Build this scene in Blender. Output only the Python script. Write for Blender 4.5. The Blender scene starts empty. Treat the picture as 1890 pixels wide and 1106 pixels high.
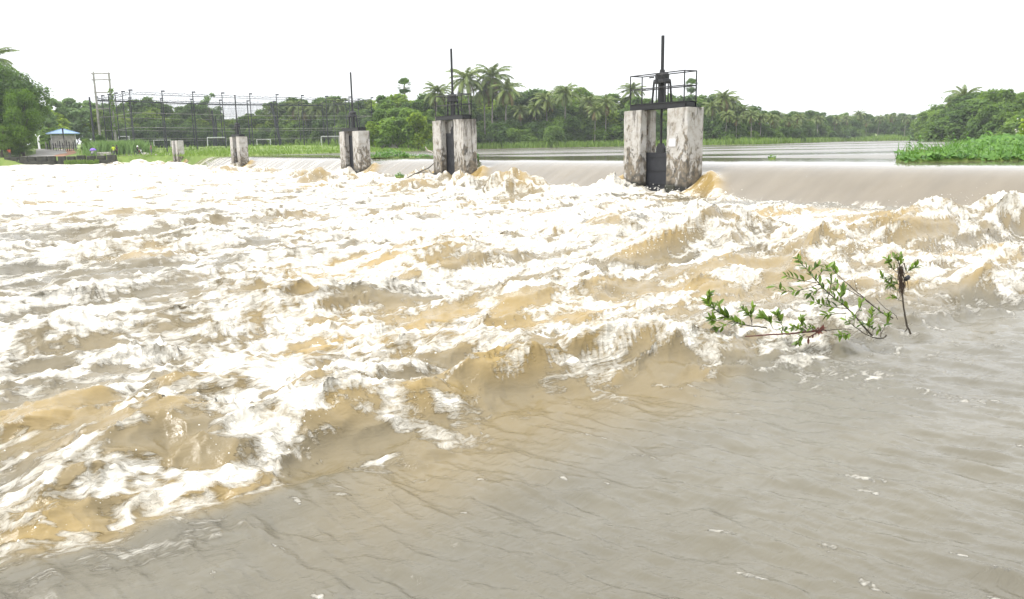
import bpy, math, random
import numpy as np
from mathutils import Vector, Matrix, Euler

# ------------------------------------------------------------------ camera, world, sun, exposure
C = bpy.context.scene.collection
SC = bpy.context.scene
CAM_Z = 2.25
FPX = 1500.0
PITCH = math.atan(286.0 / 1500.0)
ROLL = 0.0165
cam_d = bpy.data.cameras.new('camera')
cam = bpy.data.objects.new('camera', cam_d)
C.objects.link(cam)
cam_d.sensor_width = 36.0
cam_d.lens = FPX / 1890.0 * 36.0
cam_d.clip_start = 0.05
cam_d.clip_end = 5000
Fv = Vector((0, math.cos(PITCH), -math.sin(PITCH)))
R0 = Vector((1, 0, 0))
U0 = Vector((0, math.sin(PITCH), math.cos(PITCH)))
Rv = R0 * math.cos(ROLL) - U0 * math.sin(ROLL)
Uv = U0 * math.cos(ROLL) + R0 * math.sin(ROLL)
CP = Vector((0, 0, CAM_Z))
cam.matrix_world = Matrix(((Rv.x, Uv.x, -Fv.x, CP.x), (Rv.y, Uv.y, -Fv.y, CP.y), (Rv.z, Uv.z, -Fv.z, CP.z), (0, 0, 0, 1)))
SC.camera = cam

SUN_EL, SUN_AZ = math.radians(58), math.radians(-115)      # azimuth from +Y, clockwise positive
world = bpy.data.worlds.new('World')
SC.world = world
world.use_nodes = True
wn, wl = world.node_tree.nodes, world.node_tree.links
wn.clear()
w_out = wn.new('ShaderNodeOutputWorld')
w_bg = wn.new('ShaderNodeBackground')
w_sky = wn.new('ShaderNodeTexSky')
w_sky.sky_type = 'NISHITA'
w_sky.sun_disc = False
w_sky.sun_elevation = SUN_EL
w_sky.sun_rotation = SUN_AZ
w_sky.dust_density = 3.0
w_hs = wn.new('ShaderNodeHueSaturation')
w_hs.inputs['Saturation'].default_value = 0.12             # overcast: the cloud sheet takes the blue out
# an overcast sky is brighter overhead than at the horizon (CIE overcast law, softened)
w_tc = wn.new('ShaderNodeTexCoord')
w_sep = wn.new('ShaderNodeSeparateXYZ')
w_grad = wn.new('ShaderNodeMapRange')
w_grad.inputs[1].default_value = 0.0
w_grad.inputs[2].default_value = 1.0
w_grad.inputs[3].default_value = 7.6
w_grad.inputs[4].default_value = 14.5
w_col = wn.new('ShaderNodeVectorMath')
w_col.operation = 'SCALE'
w_col.inputs[0].default_value = (0.975, 1.0, 1.025)
w_mix = wn.new('ShaderNodeMix')
w_mix.data_type = 'RGBA'
w_mix.inputs[0].default_value = 0.75                       # even cloud deck over the clear-sky gradient
wl.new(w_tc.outputs['Generated'], w_sep.inputs[0])
wl.new(w_sep.outputs[2], w_grad.inputs[0])
wl.new(w_grad.outputs[0], w_col.inputs['Scale'])
wl.new(w_col.outputs[0], w_mix.inputs[7])
w_bg.inputs['Strength'].default_value = 0.1
wl.new(w_sky.outputs[0], w_hs.inputs['Color'])
wl.new(w_hs.outputs[0], w_mix.inputs[6])
wl.new(w_mix.outputs[2], w_bg.inputs['Color'])
wl.new(w_bg.outputs[0], w_out.inputs['Surface'])

sun_d = bpy.data.lights.new('sun', 'SUN')
sun_d.energy = 1.4
sun_d.angle = math.radians(14)
sun_d.color = (1.0, 0.96, 0.9)
sun = bpy.data.objects.new('sun', sun_d)
C.objects.link(sun)
sdir = Vector((math.sin(SUN_AZ) * math.cos(SUN_EL), math.cos(SUN_AZ) * math.cos(SUN_EL), math.sin(SUN_EL)))
sun.rotation_euler = sdir.to_track_quat('Z', 'Y').to_euler()

SC.view_settings.view_transform = 'Standard'
SC.view_settings.look = 'None'
SC.view_settings.exposure = 1.02
SC.view_settings.gamma = 1.0
SC.view_settings.use_curve_mapping = False
SC.render.engine = 'CYCLES'
SC.cycles.max_bounces = 6
SC.cycles.diffuse_bounces = 3
SC.cycles.glossy_bounces = 2
SC.cycles.transmission_bounces = 3
SC.cycles.transparent_max_bounces = 8
SC.cycles.volume_bounces = 0
SC.cycles.use_denoising = True

rng = np.random.default_rng(7)
random.seed(11)


def ray(px, py):
    return Fv + Rv * ((px - 945.0) / FPX) + Uv * ((553.0 - py) / FPX)


def at(px, py, D):                 # world point seen at a place of the photograph, D metres ahead
    d = ray(px, py)
    return CP + d * (D / d.y)


def atz(px, py, z):                # the same, on a level plane
    d = ray(px, py)
    return CP + d * ((z - CAM_Z) / d.z)


# ------------------------------------------------------------------ helpers
def mesh_np(name, V, F, mats, smooth=False, attrs=None, mi=None):
    V = np.asarray(V, dtype=np.float32)
    me = bpy.data.meshes.new(name)
    if isinstance(F, np.ndarray):
        n, k = F.shape
        me.vertices.add(len(V))
        me.vertices.foreach_set('co', V.ravel())
        me.loops.add(n * k)
        me.loops.foreach_set('vertex_index', F.astype(np.int32).ravel())
        me.polygons.add(n)
        me.polygons.foreach_set('loop_start', np.arange(0, n * k, k, dtype=np.int32))
        me.polygons.foreach_set('loop_total', np.full(n, k, dtype=np.int32))
        me.update(calc_edges=True)
    else:
        me.from_pydata([tuple(map(float, v)) for v in V], [], F)
        me.update()
    if smooth:
        me.polygons.foreach_set('use_smooth', np.ones(len(me.polygons), dtype=bool))
    for m in (mats if isinstance(mats, (list, tuple)) else [mats]):
        me.materials.append(m)
    if mi is not None:
        me.polygons.foreach_set('material_index', np.asarray(mi, dtype=np.int32))
    for k_, (dom, arr) in (attrs or {}).items():
        a = me.attributes.new(k_, 'FLOAT', dom)
        a.data.foreach_set('value', np.asarray(arr, dtype=np.float32))
    return me


def link(name, me, parent=None):
    o = bpy.data.objects.new(name, me)
    C.objects.link(o)
    if parent is not None:
        o.parent = parent
    return o


def tag(o, label, cat, group=None):
    o['label'] = label
    o['category'] = cat
    if group:
        o['group'] = group
    return o


def thing(name, label, cat, loc=(0, 0, 0), rz=0.0, group=None):
    o = bpy.data.objects.new(name, None)
    C.objects.link(o)
    o.empty_display_size = 0.2
    o.location = loc
    o.rotation_euler = (0, 0, rz)
    return tag(o, label, cat, group)


def kind(o, k):
    o['kind'] = k
    return o


class MB:
    """collects boxes, tubes and prisms; build() links them as one mesh object"""

    def __init__(self):
        self.v, self.f = [], []

    def add(self, vs, fs):
        b = len(self.v)
        self.v += [tuple(v) for v in vs]
        self.f += [tuple(i + b for i in f) for f in fs]
        return self

    def box(self, x0, x1, y0, y1, z0, z1, bev=0.0):
        if bev <= 0:
            vs = [(x0, y0, z0), (x1, y0, z0), (x1, y1, z0), (x0, y1, z0), (x0, y0, z1), (x1, y0, z1), (x1, y1, z1), (x0, y1, z1)]
            return self.add(vs, [(0, 3, 2, 1), (4, 5, 6, 7), (0, 1, 5, 4), (1, 2, 6, 5), (2, 3, 7, 6), (3, 0, 4, 7)])
        b = bev
        pts = [(x0 + b, y0), (x1 - b, y0), (x1, y0 + b), (x1, y1 - b), (x1 - b, y1), (x0 + b, y1), (x0, y1 - b), (x0, y0 + b)]
        ins = [(min(max(x, x0 + b), x1 - b), min(max(y, y0 + b), y1 - b)) for x, y in pts]
        rings = [[(x, y, z0) for x, y in pts], [(x, y, z1 - b) for x, y in pts], [(x, y, z1) for x, y in ins]]
        return self.rings(rings)

    def rings(self, rings, cap=True):
        n = len(rings[0])
        vs = [p for r in rings for p in r]
        fs = []
        for k in range(len(rings) - 1):
            for i in range(n):
                j = (i + 1) % n
                fs.append((k * n + i, k * n + j, (k + 1) * n + j, (k + 1) * n + i))
        if cap:
            fs.append(tuple(range(n - 1, -1, -1)))
            fs.append(tuple((len(rings) - 1) * n + i for i in range(n)))
        return self.add(vs, fs)

    def tube(self, pts, rad, n=6):
        pts = [Vector(p) for p in pts]
        rads = rad if isinstance(rad, (list, tuple)) else [rad] * len(pts)
        rings = []
        ref = None
        for i, p in enumerate(pts):
            t = (pts[min(i + 1, len(pts) - 1)] - pts[max(i - 1, 0)])
            t = t.normalized() if t.length > 1e-9 else Vector((0, 0, 1))
            if ref is None or abs(ref.dot(t)) > 0.95:
                ref = Vector((0, 0, 1)) if abs(t.z) < 0.9 else Vector((1, 0, 0))
            a = t.cross(ref).normalized()
            b = t.cross(a).normalized()
            ref = a.cross(t).normalized()
            rings.append([p + (a * math.cos(q) + b * math.sin(q)) * rads[i] for q in [2 * math.pi * k / n for k in range(n)]])
        return self.rings(rings)

    def prism(self, poly, z0, z1):
        return self.rings([[(x, y, z0) for x, y in poly], [(x, y, z1) for x, y in poly]])

    def mesh(self, name, mat, smooth=False):
        return mesh_np(name, np.array(self.v, dtype=np.float32), self.f, mat, smooth)

    def build(self, name, mat, parent=None, smooth=False):
        return link(name, self.mesh(name, mat, smooth), parent)


# ------------------------------------------------------------------ materials
def new_mat(name):
    m = bpy.data.materials.new(name)
    m.use_nodes = True
    nt = m.node_tree
    for n in list(nt.nodes):
        nt.nodes.remove(n)
    out = nt.nodes.new('ShaderNodeOutputMaterial')
    b = nt.nodes.new('ShaderNodeBsdfPrincipled')
    nt.links.new(b.outputs[0], out.inputs[0])
    return m, nt, b, out


def node(nt, typ, ins=None, **kw):
    n = nt.nodes.new(typ)
    for k, v in kw.items():
        setattr(n, k, v)
    for k, v in (ins or {}).items():
        if hasattr(v, 'is_linked') or isinstance(v, bpy.types.NodeSocket):
            nt.links.new(v, n.inputs[k])
        else:
            n.inputs[k].default_value = v
    return n


def ramp(nt, fac, stops, interp='LINEAR'):
    n = nt.nodes.new('ShaderNodeValToRGB')
    n.color_ramp.interpolation = interp
    els = n.color_ramp.elements
    while len(els) < len(stops):
        els.new(0.5)
    for e, (p, c) in zip(els, stops):
        e.position = p
        e.color = c if len(c) == 4 else (*c, 1)
    nt.links.new(fac, n.inputs[0])
    return n.outputs[0]


def math_n(nt, op, a, b=None, c=None, clamp=False):
    n = nt.nodes.new('ShaderNodeMath')
    n.operation = op
    n.use_clamp = clamp
    for i, v in enumerate((a, b, c)):
        if v is None:
            continue
        if isinstance(v, (int, float)):
            n.inputs[i].default_value = v
        else:
            nt.links.new(v, n.inputs[i])
    return n.outputs[0]


def mixc(nt, fac, a, b, mode='MIX'):
    n = nt.nodes.new('ShaderNodeMix')
    n.data_type = 'RGBA'
    n.blend_type = mode
    for i, v in ((0, fac), (6, a), (7, b)):
        if isinstance(v, (int, float)):
            n.inputs[i].default_value = v
        elif isinstance(v, tuple):
            n.inputs[i].default_value = v if len(v) == 4 else (*v, 1)
        else:
            nt.links.new(v, n.inputs[i])
    return n.outputs[2]


def mapping(nt, vec, scale=(1, 1, 1), rot=(0, 0, 0)):
    n = nt.nodes.new('ShaderNodeMapping')
    n.inputs['Scale'].default_value = scale
    n.inputs['Rotation'].default_value = rot
    nt.links.new(vec, n.inputs['Vector'])
    return n.outputs[0]


def noise(nt, vec, scale, detail=4, rough=0.55, dist=0.0):
    n = nt.nodes.new('ShaderNodeTexNoise')
    n.inputs['Scale'].default_value = scale
    n.inputs['Detail'].default_value = detail
    n.inputs['Roughness'].default_value = rough
    n.inputs['Distortion'].default_value = dist
    if vec is not None:
        nt.links.new(vec, n.inputs['Vector'])
    return n.outputs[0]


def bump(nt, h, b, strength=0.5, dist=0.02):
    n = nt.nodes.new('ShaderNodeBump')
    n.inputs['Strength'].default_value = strength
    n.inputs['Distance'].default_value = dist
    nt.links.new(h, n.inputs['Height'])
    nt.links.new(n.outputs[0], b.inputs['Normal'])
    return n


def simple_mat(name, col, rough=0.7, var=0.25, scale=8.0, metallic=0.0, bmp=0.0):
    m, nt, b, _ = new_mat(name)
    tc = nt.nodes.new('ShaderNodeTexCoord').outputs['Object']
    n = noise(nt, tc, scale, 4)
    lo = tuple(c * (1 - var) for c in col)
    hi = tuple(min(1, c * (1 + var)) for c in col)
    nt.links.new(ramp(nt, n, [(0.3, lo), (0.7, hi)]), b.inputs['Base Color'])
    b.inputs['Roughness'].default_value = rough
    b.inputs['Metallic'].default_value = metallic
    if bmp:
        bump(nt, n, b, 0.6, bmp)
    return m


def foliage_mat(name, dark, light, translucent=0.5, rough=0.55, obj_var=0.35):
    m, nt, b, out = new_mat(name)
    a = node(nt, 'ShaderNodeAttribute', attribute_name='tint').outputs['Fac']
    oi = nt.nodes.new('ShaderNodeObjectInfo').outputs['Random']
    f = math_n(nt, 'ADD', math_n(nt, 'MULTIPLY', a, 0.75), math_n(nt, 'MULTIPLY', math_n(nt, 'SUBTRACT', oi, 0.3), obj_var), clamp=True)
    col = mixc(nt, f, dark, light)
    nt.links.new(col, b.inputs['Base Color'])
    b.inputs['Roughness'].default_value = rough
    b.inputs['Specular IOR Level'].default_value = 0.3
    tr = nt.nodes.new('ShaderNodeBsdfTranslucent')
    nt.links.new(mixc(nt, 0.5, col, (light[0] * 1.2, light[1] * 1.2, light[2] * 0.6)), tr.inputs[0])
    ms = nt.nodes.new('ShaderNodeMixShader')
    ms.inputs[0].default_value = translucent
    nt.links.new(b.outputs[0], ms.inputs[1])
    nt.links.new(tr.outputs[0], ms.inputs[2])
    nt.links.new(ms.outputs[0], out.inputs[0])
    return m


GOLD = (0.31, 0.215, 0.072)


def water_mat(name, murk, foam=True, ripple=1.0, fang=-32.7):
    """silt-laden water: brown body under a clear gloss, foam where the surface has been broken"""
    m, nt, b, _ = new_mat(name)
    pos = nt.nodes.new('ShaderNodeNewGeometry').outputs['Position']
    flow = mapping(nt, mapping(nt, pos, (1, 1, 1), (0, 0, math.radians(fang))), (0.5, 1.5, 1.0))
    wn_ = nt.nodes.new('ShaderNodeTexNoise')
    wn_.inputs['Scale'].default_value = 1.3
    wn_.inputs['Detail'].default_value = 4
    nt.links.new(flow, wn_.inputs['Vector'])
    warp = node(nt, 'ShaderNodeVectorMath', {0: flow, 1: node(nt, 'ShaderNodeVectorMath', {0: wn_.outputs['Color'], 1: (0.9, 0.9, 0.9)}, operation='MULTIPLY').outputs[0]}, operation='ADD').outputs[0]
    n_big = noise(nt, flow, 0.6, 3)
    n_fine = noise(nt, warp, 7.0, 7, 0.66)
    n_mid = noise(nt, warp, 2.2, 6, 0.62)
    body = mixc(nt, ramp(nt, n_big, [(0.35, (0, 0, 0)), (0.65, (1, 1, 1))]), tuple(c * 0.9 for c in murk), tuple(c * 1.08 for c in murk))
    if foam:                                                # golden glow of light through churned, airy water, put into the colour
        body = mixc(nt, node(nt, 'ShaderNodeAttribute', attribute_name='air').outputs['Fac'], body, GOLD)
    b.inputs['IOR'].default_value = 1.33
    b.inputs['Specular IOR Level'].default_value = 0.9
    hgt = math_n(nt, 'ADD', math_n(nt, 'MULTIPLY', n_fine, 0.5), math_n(nt, 'MULTIPLY', n_mid, 1.0))
    if foam:
        fa = node(nt, 'ShaderNodeAttribute', attribute_name='foam').outputs['Fac']
        web = math_n(nt, 'ABSOLUTE', math_n(nt, 'SUBTRACT', noise(nt, warp, 3.6, 6, 0.62), 0.5))
        web2 = math_n(nt, 'ABSOLUTE', math_n(nt, 'SUBTRACT', noise(nt, warp, 1.3, 6, 0.62), 0.5))
        x = math_n(nt, 'MULTIPLY_ADD', fa, 1.15, -0.2)
        x = math_n(nt, 'ADD', x, math_n(nt, 'MULTIPLY', math_n(nt, 'SUBTRACT', n_fine, 0.5), 1.7))
        n_tiny = noise(nt, warp, 24.0, 5, 0.68)
        web3 = math_n(nt, 'ABSOLUTE', math_n(nt, 'SUBTRACT', noise(nt, warp, 10.5, 4, 0.6), 0.5))
        x = math_n(nt, 'ADD', x, math_n(nt, 'MULTIPLY', math_n(nt, 'SUBTRACT', n_tiny, 0.5), 1.2))
        x = math_n(nt, 'ADD', x, math_n(nt, 'MULTIPLY', math_n(nt, 'SUBTRACT', 0.065, web3), 2.2))
        x = math_n(nt, 'ADD', x, math_n(nt, 'MULTIPLY', math_n(nt, 'SUBTRACT', 0.065, web), 3.2))
        x = math_n(nt, 'ADD', x, math_n(nt, 'MULTIPLY', math_n(nt, 'SUBTRACT', 0.07, web2), 2.2))
        gate = ramp(nt, fa, [(0.02, (0, 0, 0)), (0.2, (1, 1, 1))])
        x = math_n(nt, 'MULTIPLY', x, gate, clamp=True)
        col = mixc(nt, ramp(nt, x, [(0.06, (0, 0, 0)), (0.45, (0.42,) * 3), (1.0, (1, 1, 1))]), body, (0.66, 0.625, 0.55))
        nt.links.new(col, b.inputs['Base Color'])
        nt.links.new(ramp(nt, x, [(0.2, (0.06,) * 3), (0.7, (0.65,) * 3)]), b.inputs['Roughness'])
        hgt = math_n(nt, 'MULTIPLY', hgt, math_n(nt, 'MULTIPLY_ADD', x, 0.6, 0.42))
        hgt = math_n(nt, 'ADD', hgt, math_n(nt, 'MULTIPLY', x, 0.14))
        bump(nt, hgt, b, 0.75 * ripple, 0.07)
    else:
        nt.links.new(body, b.inputs['Base Color'])
        b.inputs['Roughness'].default_value = 0.1
    return m, nt, b


M = {}
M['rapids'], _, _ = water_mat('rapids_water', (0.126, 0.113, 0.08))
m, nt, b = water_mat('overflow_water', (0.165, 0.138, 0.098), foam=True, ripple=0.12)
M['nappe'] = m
# upstream water: long calm and ruffled lanes
m, nt, b = water_mat('upstream_water', (0.12, 0.102, 0.072), foam=False)
pos = nt.nodes.new('ShaderNodeNewGeometry').outputs['Position']
lanes = noise(nt, mapping(nt, pos, (0.012, 0.09, 1), (0, 0, math.radians(4))), 1.0, 3, 0.6)
ruf = noise(nt, mapping(nt, pos, (0.35, 1.0, 1)), 1.6, 4, 0.6)
bn = bump(nt, ruf, b, 0.3, 0.25)
nt.links.new(ramp(nt, lanes, [(0.42, (0.06,) * 3), (0.56, (0.55,) * 3)]), bn.inputs['Strength'])
nt.links.new(ramp(nt, lanes, [(0.42, (0.07,) * 3), (0.56, (0.3,) * 3)]), b.inputs['Roughness'])
M['upstream'] = m

# weathered concrete of the piers
def concrete(name, streak_off):
    m, nt, b, _ = new_mat(name)
    tc = nt.nodes.new('ShaderNodeTexCoord').outputs['Object']
    oi = nt.nodes.new('ShaderNodeObjectInfo').outputs['Random']
    off = node(nt, 'ShaderNodeVectorMath', {0: tc}, operation='ADD')
    cmb = node(nt, 'ShaderNodeCombineXYZ', {0: math_n(nt, 'MULTIPLY', oi, 37.0), 1: math_n(nt, 'MULTIPLY', oi, 11.0)})
    nt.links.new(cmb.outputs[0], off.inputs[1])
    tc = off.outputs[0]
    z = node(nt, 'ShaderNodeSeparateXYZ', {0: tc}).outputs[2]
    base = ramp(nt, noise(nt, tc, 3.0, 6, 0.65), [(0.3, (0.27, 0.24, 0.2)), (0.5, (0.41, 0.39, 0.36)), (0.75, (0.5, 0.49, 0.48))])
    grime_n = noise(nt, mapping(nt, tc, (2.2, 2.2, 1.1)), 1.6, 8, 0.68, 0.4)
    low = ramp(nt, z, [(0.0, (0.16,) * 3), (1.0, (0.0,) * 3)])
    low = node(nt, 'ShaderNodeMapRange', {0: z, 1: 0.2, 2: 2.9, 3: 0.17, 4: -0.05}).outputs[0]
    g = ramp(nt, math_n(nt, 'ADD', grime_n, low), [(0.53, (0, 0, 0)), (0.60, (0.9,) * 3)])
    col = mixc(nt, g, base, ramp(nt, noise(nt, tc, 5.0, 4), [(0.35, (0.04, 0.036, 0.03)), (0.7, (0.22, 0.175, 0.115))]))
    streak = noise(nt, mapping(nt, tc, (3.6, 3.6, 0.45)), 1.0, 7, 0.68, 0.5)
    topz = node(nt, 'ShaderNodeMapRange', {0: z, 1: 2.2, 2: 3.9, 3: 0.0, 4: 0.1}).outputs[0]
    stv = math_n(nt, 'ADD', math_n(nt, 'ADD', streak, topz), math_n(nt, 'MULTIPLY', math_n(nt, 'SUBTRACT', oi, 0.5), 0.1))
    st = ramp(nt, stv, [(0.57 + streak_off, (0, 0, 0)), (0.69 + streak_off, (0.85,) * 3)])
    col = mixc(nt, st, col, (0.06, 0.05, 0.042))
    wet = ramp(nt, math_n(nt, 'ADD', z, math_n(nt, 'MULTIPLY', noise(nt, tc, 3.0, 4), 0.5)), [(0.5, (1, 1, 1)), (0.8, (0, 0, 0))])
    col = mixc(nt, wet, col, (0.02, 0.02, 0.018))
    nt.links.new(col, b.inputs['Base Color'])
    b.inputs['Roughness'].default_value = 0.85
    bump(nt, noise(nt, tc, 14.0, 6, 0.7), b, 0.5, 0.03)
    M[name] = m


concrete('concrete', 0.0)
concrete('concrete_pale', 0.075)

M['steel'] = simple_mat('painted_steel', (0.011, 0.0115, 0.014), 0.5, 0.35, 6.0)
M['gate'] = simple_mat('gate_steel', (0.017, 0.018, 0.023), 0.55, 0.3, 3.0)
M['notice'] = simple_mat('paper_notice', (0.62, 0.62, 0.64), 0.8, 0.15, 5)
M['moss'] = simple_mat('moss', (0.09, 0.13, 0.02), 0.9, 0.4, 9)
M['oldwall'] = simple_mat('mossy_masonry', (0.032, 0.032, 0.022), 0.9, 0.7, 1.7, bmp=0.05)
M['white_paint'] = simple_mat('white_paint', (0.72, 0.73, 0.72), 0.5, 0.08)
M['pole_wood'] = simple_mat('weathered_pole', (0.30, 0.29, 0.26), 0.8, 0.35, 1.3)
M['dark_pole'] = simple_mat('dark_pole', (0.035, 0.037, 0.045), 0.7, 0.3)
M['net'] = simple_mat('black_net', (0.03, 0.033, 0.04), 0.8, 0.2)
M['wire'] = simple_mat('aluminium_wire', (0.5, 0.5, 0.5), 0.4, 0.1, metallic=0.6)
M['roof_blue'] = simple_mat('pale_blue_sheet', (0.21, 0.33, 0.50), 0.4, 0.15, 2)
M['tarp'] = simple_mat('grey_sheet_wall', (0.5, 0.48, 0.46), 0.8, 0.25, 2)
M['bark'] = simple_mat('bark', (0.13, 0.105, 0.08), 0.9, 0.4, 3)
M['palmbark'] = simple_mat('palm_bark', (0.25, 0.23, 0.2), 0.9, 0.35, 2)
M['skin'] = simple_mat('skin', (0.17, 0.085, 0.05), 0.6, 0.1)
M['hair'] = simple_mat('hair', (0.012, 0.011, 0.011), 0.6, 0.2)
M['cloth_lime'] = simple_mat('lime_cloth', (0.55, 0.68, 0.03), 0.8, 0.1)
M['cloth_dark'] = simple_mat('dark_cloth', (0.02, 0.02, 0.026), 0.85, 0.2)
M['cloth_orange'] = simple_mat('coral_cloth', (0.72, 0.16, 0.08), 0.8, 0.1)
M['cloth_brown'] = simple_mat('brown_cloth', (0.2, 0.13, 0.1), 0.8, 0.2)
M['cloth_grey'] = simple_mat('grey_cloth', (0.12, 0.12, 0.13), 0.8, 0.2)
M['cloth_white'] = simple_mat('white_cloth', (0.7, 0.68, 0.66), 0.8, 0.1)
M['violet'] = simple_mat('violet_nylon', (0.22, 0.12, 0.6), 0.6, 0.15)
M['rubber'] = simple_mat('rubber', (0.015, 0.015, 0.016), 0.8, 0.2)
M['red_paint'] = simple_mat('red_paint', (0.25, 0.03, 0.02), 0.4, 0.1)
M['chrome'] = simple_mat('chrome', (0.6, 0.6, 0.6), 0.25, 0.05, metallic=1.0)
M['rock'] = simple_mat('pale_rock', (0.34, 0.32, 0.28), 0.9, 0.35, 2, bmp=0.05)
M['driftwood'] = simple_mat('driftwood', (0.4, 0.36, 0.29), 0.85, 0.3, 3)
M['redwood'] = simple_mat('dead_red_stem', (0.09, 0.028, 0.02), 0.7, 0.4, 20)
M['stem'] = simple_mat('branch_bark', (0.05, 0.04, 0.026), 0.7, 0.4, 25)
M['debris'] = simple_mat('caught_debris', (0.055, 0.035, 0.022), 0.95, 0.5, 30)
M['blackbag'] = simple_mat('black_plastic', (0.012, 0.012, 0.014), 0.3, 0.2)

M['leaf_dark'] = foliage_mat('leaf_dark', (0.053, 0.108, 0.03), (0.15, 0.253, 0.047))
M['leaf_mid'] = foliage_mat('leaf_mid', (0.082, 0.152, 0.031), (0.222, 0.347, 0.051))
M['leaf_bright'] = foliage_mat('leaf_bright', (0.121, 0.211, 0.023), (0.328, 0.437, 0.041))
M['leaf_lime'] = foliage_mat('leaf_lime', (0.04, 0.11, 0.012), (0.17, 0.29, 0.028))
M['leaf_pale'] = foliage_mat('leaf_pale', (0.108, 0.179, 0.079), (0.273, 0.389, 0.172))
M['palm_leaf'] = foliage_mat('palm_leaf', (0.085, 0.128, 0.034), (0.241, 0.301, 0.081), 0.25, 0.4)
M['palm_dry'] = foliage_mat('palm_dry', (0.15, 0.12, 0.05), (0.3, 0.23, 0.09), 0.25, 0.6)
M['grass'] = foliage_mat('grass', (0.12, 0.21, 0.035), (0.25, 0.36, 0.07), 0.35, 0.6, 0.0)
M['reed'] = foliage_mat('reed', (0.13, 0.23, 0.07), (0.28, 0.42, 0.15), 0.35, 0.6, 0.0)
M['hyacinth'] = foliage_mat('hyacinth', (0.06, 0.15, 0.03), (0.2, 0.37, 0.07), 0.3, 0.4, 0.0)
M['twigleaf'] = foliage_mat('twig_leaf', (0.028, 0.066, 0.01), (0.17, 0.26, 0.035), 0.3, 0.3, 0.9)
M['deadleaf'] = foliage_mat('dead_leaf', (0.06, 0.015, 0.012), (0.14, 0.04, 0.025), 0.2, 0.6, 0.4)
M['blossom'] = simple_mat('white_blossom', (0.75, 0.68, 0.68), 0.8, 0.1)

# ground: grass-grown earth
m, nt, b, _ = new_mat('earth')
pos = nt.nodes.new('ShaderNodeNewGeometry').outputs['Position']
c1 = ramp(nt, noise(nt, pos, 0.25, 6, 0.6), [(0.35, (0.10, 0.15, 0.03)), (0.55, (0.16, 0.23, 0.045)), (0.72, (0.22, 0.25, 0.08))])
nt.links.new(c1, b.inputs['Base Color'])
b.inputs['Roughness'].default_value = 0.95
bump(nt, noise(nt, pos, 3.0, 5), b, 0.6, 0.1)
M['earth'] = m
m, nt, b, _ = new_mat('road_concrete')
pos = nt.nodes.new('ShaderNodeNewGeometry').outputs['Position']
c1 = ramp(nt, noise(nt, pos, 0.6, 6, 0.6), [(0.3, (0.24, 0.22, 0.2)), (0.7, (0.4, 0.38, 0.35))])
nt.links.new(c1, b.inputs['Base Color'])
b.inputs['Roughness'].default_value = 0.9
M['road'] = m
M['red_earth'] = simple_mat('red_earth', (0.32, 0.17, 0.1), 0.95, 0.3, 1.0)
# ------------------------------------------------------------------ layout of the weir and the banks
WU = np.array([-0.54, 0.8417])          # along the weir, away from the camera
WN = np.array([-0.8417, -0.54])         # downstream
WP = np.array([7.0, 38.0])              # the nearest pier
PIER_T = [0.0, 19.7, 36.9, 73.3, 109.6]


def ts(x, y):
    dx, dy = x - WP[0], y - WP[1]
    return dx * WU[0] + dy * WU[1], dx * WN[0] + dy * WN[1]


def st_xy(t, s):
    return WP[0] + t * WU[0] + s * WN[0], WP[1] + t * WU[1] + s * WN[1]


RIVER = [(28, -60), (28, 8), (47, 30), (75, 90), (102, 150), (119, 215), (160, 325), (150, 352), (143, 356), (100, 275), (62, 205), (50, 215), (30, 220),
         (8, 222), (-10, 232), (-20, 158), (-31, 136), (-40, 118), (-47, 123), (-54.5, 134.5), (-61, 140), (-68, 139.6), (-88, 137.6), (-125, 132), (-140, 60), (-140, -60)]


def sstep(a, b, x):
    u = np.clip((x - a) / (b - a), 0, 1)
    return u * u * (3 - 2 * u)


def poly_dist(x, y, P, closed=True):
    """signed distance, positive outside"""
    x, y = np.asarray(x, float), np.asarray(y, float)
    best = np.full(x.shape, 1e18)
    inside = np.zeros(x.shape, bool)
    n = len(P)
    for i in range(n if closed else n - 1):
        ax, ay = P[i]
        bx, by = P[(i + 1) % n]
        dx, dy = bx - ax, by - ay
        u = np.clip(((x - ax) * dx + (y - ay) * dy) / (dx * dx + dy * dy), 0, 1)
        best = np.minimum(best, (x - ax - u * dx) ** 2 + (y - ay - u * dy) ** 2)
        if closed:
            c = ((ay > y) != (by > y)) & (x < (bx - ax) * (y - ay) / ((by - ay) if by != ay else 1e-9) + ax)
            inside ^= c
    d = np.sqrt(best)
    return np.where(inside, -d, d) if closed else d


def gz(x, y):
    db = poly_dist(x, y, RIVER)
    x, y = np.asarray(x, float), np.asarray(y, float)
    up = 1.45 + 1.3 * sstep(0, 26, db) + 4.0 * sstep(60, 400, db)
    und = np.maximum(-2.5, 1.45 + 3.0 * db)
    bumpz = 0.12 * np.sin(x * 0.31 + 1.3) * np.sin(y * 0.27) + 0.07 * np.sin(x * 0.83 + y * 0.6)
    return np.where(db > 0, up + bumpz * sstep(1, 8, db), und)


def gz1(x, y):
    return float(gz(np.array([x]), np.array([y]))[0])


def grid_faces(nr, nc):
    i = np.arange(nr - 1)[:, None] * nc + np.arange(nc - 1)[None, :]
    return np.stack([i, i + 1, i + 1 + nc, i + nc], -1).reshape(-1, 4)


# the ground: one sheet to the horizon
gx = np.concatenate([np.linspace(-700, -240, 12), np.linspace(-220, 230, 240), np.linspace(250, 700, 12)])
gy = np.concatenate([[-300, -200, -110], np.linspace(-80, 430, 270), np.linspace(450, 800, 10)])
X, Y = np.meshgrid(gx, gy)
Z = gz(X.ravel(), Y.ravel())
kind(link('ground', mesh_np('ground', np.stack([X.ravel(), Y.ravel(), Z], -1), grid_faces(len(gy), len(gx)), M['earth'], True)), 'structure')


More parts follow.
